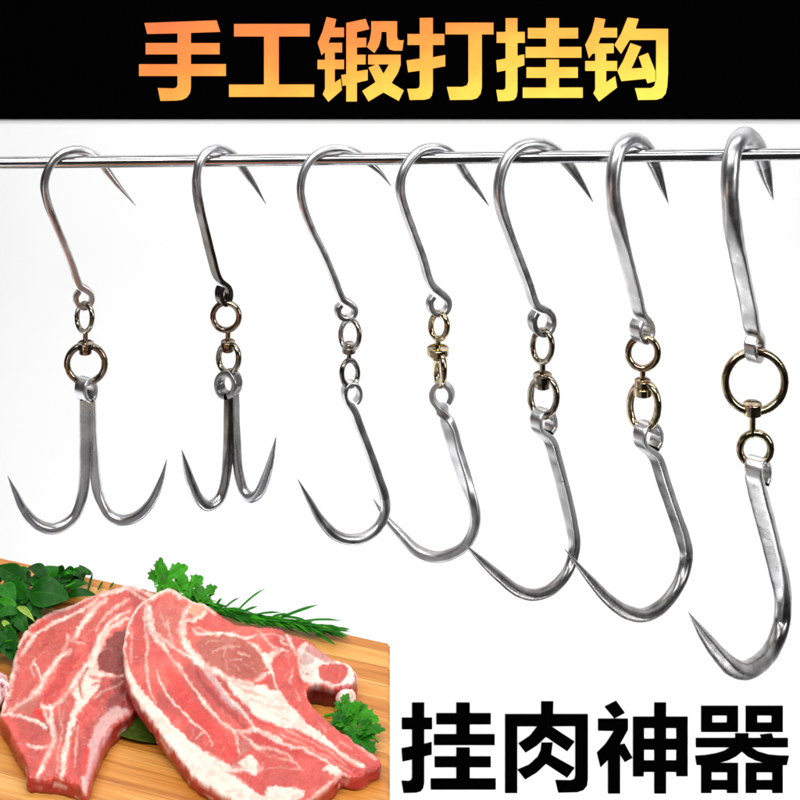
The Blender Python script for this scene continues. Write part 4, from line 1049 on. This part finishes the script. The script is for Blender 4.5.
cm = {'d': G_MID * 0.5, 'm': G_MID * 0.75, 'b': G_BR * 0.9, 'l': G_LT * 0.8}
for bx_, by_, bh, tx, ty, th, w, c_ in K:
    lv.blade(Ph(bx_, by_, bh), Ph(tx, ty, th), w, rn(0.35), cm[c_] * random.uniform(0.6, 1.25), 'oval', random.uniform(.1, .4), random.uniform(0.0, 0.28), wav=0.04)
for i in range(120):                     # inside of the bunch, its shade put into darker leaf colours
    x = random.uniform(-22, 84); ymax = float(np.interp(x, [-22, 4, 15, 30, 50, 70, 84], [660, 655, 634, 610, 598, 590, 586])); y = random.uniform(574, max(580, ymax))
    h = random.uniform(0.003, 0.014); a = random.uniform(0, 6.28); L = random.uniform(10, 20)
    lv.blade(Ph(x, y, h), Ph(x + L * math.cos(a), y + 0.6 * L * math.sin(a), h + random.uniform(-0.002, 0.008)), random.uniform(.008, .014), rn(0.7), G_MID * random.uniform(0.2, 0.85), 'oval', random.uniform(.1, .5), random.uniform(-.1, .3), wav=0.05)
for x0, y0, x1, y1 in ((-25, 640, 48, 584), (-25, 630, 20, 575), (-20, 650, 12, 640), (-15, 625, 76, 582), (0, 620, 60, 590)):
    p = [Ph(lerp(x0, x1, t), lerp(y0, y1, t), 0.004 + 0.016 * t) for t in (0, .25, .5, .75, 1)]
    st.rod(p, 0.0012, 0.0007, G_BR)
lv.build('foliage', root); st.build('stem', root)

def parsley(label, stems, fans):
    lv = Leaves(); st = Leaves(); root = empty('parsley_sprig', Ph(*stems[0][0], 0.0), label, 'parsley', 'parsley sprigs')
    for s_ in stems:
        st.rod([Ph(x, y, h) for (x, y), h in zip(s_, np.linspace(0.003, 0.010, len(s_)))], 0.0011, 0.0007, G_BR)
    for bx_, by_, bh, tx, ty, th, w, c_ in fans:
        B0, T0 = Ph(bx_, by_, bh), Ph(tx, ty, th); n = rn(0.3); ax = T0 - B0
        for da, ln in ((-0.85, 0.72), (0, 1.0), (0.85, 0.72)):
            d_ = Matrix.Rotation(da + random.uniform(-.12, .12), 3, n) @ ax
            lv.toothed(B0, B0 + d_ * ln * random.uniform(1.1, 1.25), (n + Vector((random.uniform(-.3, .3), random.uniform(-.3, .3), 0))).normalized(), c_ * random.uniform(0.75, 1.2), 1.15 * w / ax.length)
    lv.build('foliage', root); st.build('stem', root)
parsley('bright parsley sprig lying behind the top of the right chop', [[(212,606),(196,598),(176,588)], [(200,600),(214,594)], [(188,594),(160,582)]],
        [(154,586,.012, 184,571,.020, .020, G_BR * .75), (160,580,.012, 156,568,.016, .014, G_MID * .8), (180,594,.012, 202,580,.018, .017, G_BR * .75), (196,600,.010, 214,586,.017, .015, G_BR * .6), (186,598,.008, 206,601,.010, .014, G_MID * .8), (170,590,.008, 190,584,.014, .015, G_BR * .75)])
parsley('green parsley sprig beside the rib tip at the right edge of the board', [[(324,716),(346,712),(366,722)], [(356,720),(378,742)]],
        [(338,715,.008, 364,704,.014, .013, G_BR * .6), (341,717,.010, 371,716,.014, .018, G_BR * .75), (330,722,.008, 356,730,.008, .014, G_MID * .8), (358,728,.009, 374,729,.012, .015, G_BR * .6), (358,730,.008, 374,752,.006, .017, G_MID * .9), (336,716,.006, 352,719,.009, .010, G_MID * .8)])

# rosemary
lv = Leaves(); st = Leaves()
root = empty('rosemary_sprig', Ph(230, 614, 0), 'rosemary sprig with thin needle leaves lying behind the right chop', 'rosemary')
stp = spline([(190,602),(215,609),(240,616),(268,620),(300,625),(330,630)], step=4)
P3 = [Ph(x, y, 0.006) for x, y in stp]; st.rod(P3, 0.0013, 0.0007, lin(104, 116, 60))
for x0, y0, x1, y1, h1 in ((236,613,266,587,.012), (224,609,240,597,.008), (216,606,222,598,.008), (276,620,319,604,.010), (272,617,290,614,.006), (296,623,343,620,.006), (300,627,348,634,.003), (316,634,336,645,.001), (282,617,310,622,.010),
                           (250,617,282,612,.010), (240,614,258,606,.009), (290,624,322,626,.008), (262,620,296,622,.010), (230,612,252,612,.011)):
    lv.blade(Ph(x0, y0, .007), Ph(x1, y1, h1 + .006), .0024, rn(0.3), G_MID * random.uniform(0.8, 1.4), 'needle', 0.35, 0.05)
for i in range(380):
    k = random.uniform(0.02, 0.98); j = k * (len(stp) - 1); a = int(j); x, y = stp[a]
    up = random.choice((-1, 1)); L = random.uniform(14, 30)
    ang = random.uniform(0.10, 0.55) * up
    lv.blade(Ph(x, y, .006), Ph(x + L * math.cos(ang), y + L * (0.20 + 0.55 * math.sin(ang)) , .006 + random.uniform(-.003, .006)), random.uniform(.0011, .0019), rn(0.6), (G_MID if random.random() < .6 else G_BR) * random.uniform(0.6, 1.3), 'needle', 0.35, random.uniform(-.05, .1))
lv.build('foliage', root); st.build('stem', root)
# loose needles at the board's far edge
for i, (x0, y0, x1, y1) in enumerate(((87,594,93,572), (98,590,103,581), (110,588,114,582))):
    nl = Leaves(); nl.blade(Ph(x0, y0, .004), Ph(x1, y1, .010 if i == 0 else .003), .0022, rn(0.2), G_MID * 0.5, 'needle', 0.3, 0.0)
    o = nl.build('rosemary_needle', None)
    tag(o, ('long loose rosemary needle standing up beside the leafy bunch', 'short loose rosemary needle at the far board edge, nearer the leafy bunch', 'short loose rosemary needle at the far board edge, above the left chop')[i], 'rosemary needle', 'loose rosemary needles')
# bay leaf in the gap between the chops
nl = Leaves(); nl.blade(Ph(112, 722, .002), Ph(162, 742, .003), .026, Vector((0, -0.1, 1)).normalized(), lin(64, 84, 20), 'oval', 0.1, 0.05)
o = nl.build('bay_leaf', None); tag(o, 'dull olive bay leaf lying in the shadow between the two chops', 'bay leaf')

# garlic bulb at the picture's left edge
m, nt, b = plain('garlic_skin', (0.8, 0.7, 0.68), 0.45, 0.4)
g = nt.nodes.new('ShaderNodeTexCoord')
n1 = N(nt, 'ShaderNodeTexNoise', Scale=1.0, Detail=4.0); mpq = nt.nodes.new('ShaderNodeMapping'); mpq.inputs['Scale'].default_value = (260, 260, 40)
nt.links.new(g.outputs['Object'], mpq.inputs['Vector']); nt.links.new(mpq.outputs[0], n1.inputs['Vector'])
r = ramp(nt, [(0.32, lin(120, 44, 58)), (0.48, lin(206, 150, 156)), (0.6, lin(236, 220, 216))], n1.outputs['Fac']); nt.links.new(r.outputs[0], b.inputs['Base Color'])
M['garlic'] = m
cg = Ph(-13, 706, 0.0); root = empty('garlic_bulb', cg, 'pale garlic bulb with purple streaks at the left edge beside the left chop', 'garlic')
V, F = [], []; prof = [(0, .004), (.001, .010), (.005, .0165), (.011, .0195), (.017, .018), (.022, .0125), (.026, .0065), (.031, .0035), (.040, .0026), (.046, .0022)]
n = 48
for z, r_ in prof:
    for k in range(n):
        t = 2 * math.pi * k / n; q = r_ * (1 - 0.09 * abs(math.sin(t * 4)) * (1 if z < .026 else 0.2))
        V.append(cg + Vector((q * math.cos(t), q * math.sin(t), z)))
for i in range(len(prof) - 1):
    for k in range(n):
        k2 = (k + 1) % n; F.append((i * n + k, i * n + k2, (i + 1) * n + k2, (i + 1) * n + k))
F.append(tuple(range(n))[::-1]); F.append(tuple((len(prof) - 1) * n + k for k in range(n)))
mesh_obj('bulb', V, F, M['garlic'], root)
V, F = tube(cg + Vector((0, 0, .045)), cg + Vector((.001, 0, .052)), .0021, 12); F.append(tuple(range(12, 24)))
mesh_obj('dry_stalk', V, F, M['garlic'], root)

# ------------------------------------------------------------------ light, camera
def area(name, loc, target, sx_, sy_, power, col=(1, 1, 1)):
    l = bpy.data.lights.new(name, 'AREA'); l.shape = 'RECTANGLE'; l.size = sx_; l.size_y = sy_; l.energy = power; l.color = col
    o = bpy.data.objects.new(name, l); o.location = loc
    o.rotation_euler = (Vector(target) - Vector(loc)).to_track_quat('-Z', 'Y').to_euler(); COL.objects.link(o); return o
area('key_softbox', (-0.25, -1.5, 1.65), (0, 0.25, -0.2), 2.6, 0.6, KEY, (1, 0.99, 0.975))
area('side_softbox', (1.9, -1.2, 0.5), (0, 0.1, -0.1), 0.5, 1.2, FILL)
area('low_front_strip', (-0.9, -1.45, -0.7), (0.1, 0, 0.0), 0.3, 1.0, STRIP)
area('left_softbox', (-0.80, 0.16, -0.74), (0.4, 0.0, -0.25), 0.7, 0.8, LEFT)
area('wall_wash_above', (0.25, -0.05, 1.25), (0.2, 0.8, -0.15), 2.0, 0.25, WASH)
area('wall_wash_below', (0.45, 0.1, -1.08), (0.25, 0.8, -0.75), 1.7, 0.15, WASH2)

wd = bpy.data.worlds.new('World'); scene.world = wd; wd.use_nodes = True
wd.node_tree.nodes['Background'].inputs[0].default_value = (1, 1, 1, 1)
wd.node_tree.nodes['Background'].inputs[1].default_value = AMB

cam = bpy.data.cameras.new('camera'); cam.sensor_width = 36; cam.lens = 36 * D / 0.8
cam.shift_y = -H / 0.8; cam.clip_start = 0.05; cam.clip_end = 50
co = bpy.data.objects.new('camera', cam); co.location = (0, -D, H); co.rotation_euler = (math.pi / 2, 0, 0)
COL.objects.link(co); scene.camera = co
scene.view_settings.view_transform = 'Standard'; scene.view_settings.look = 'None'
scene.view_settings.exposure = 0; scene.view_settings.gamma = 1
scene.render.engine = 'CYCLES'
scene.cycles.max_bounces = 8
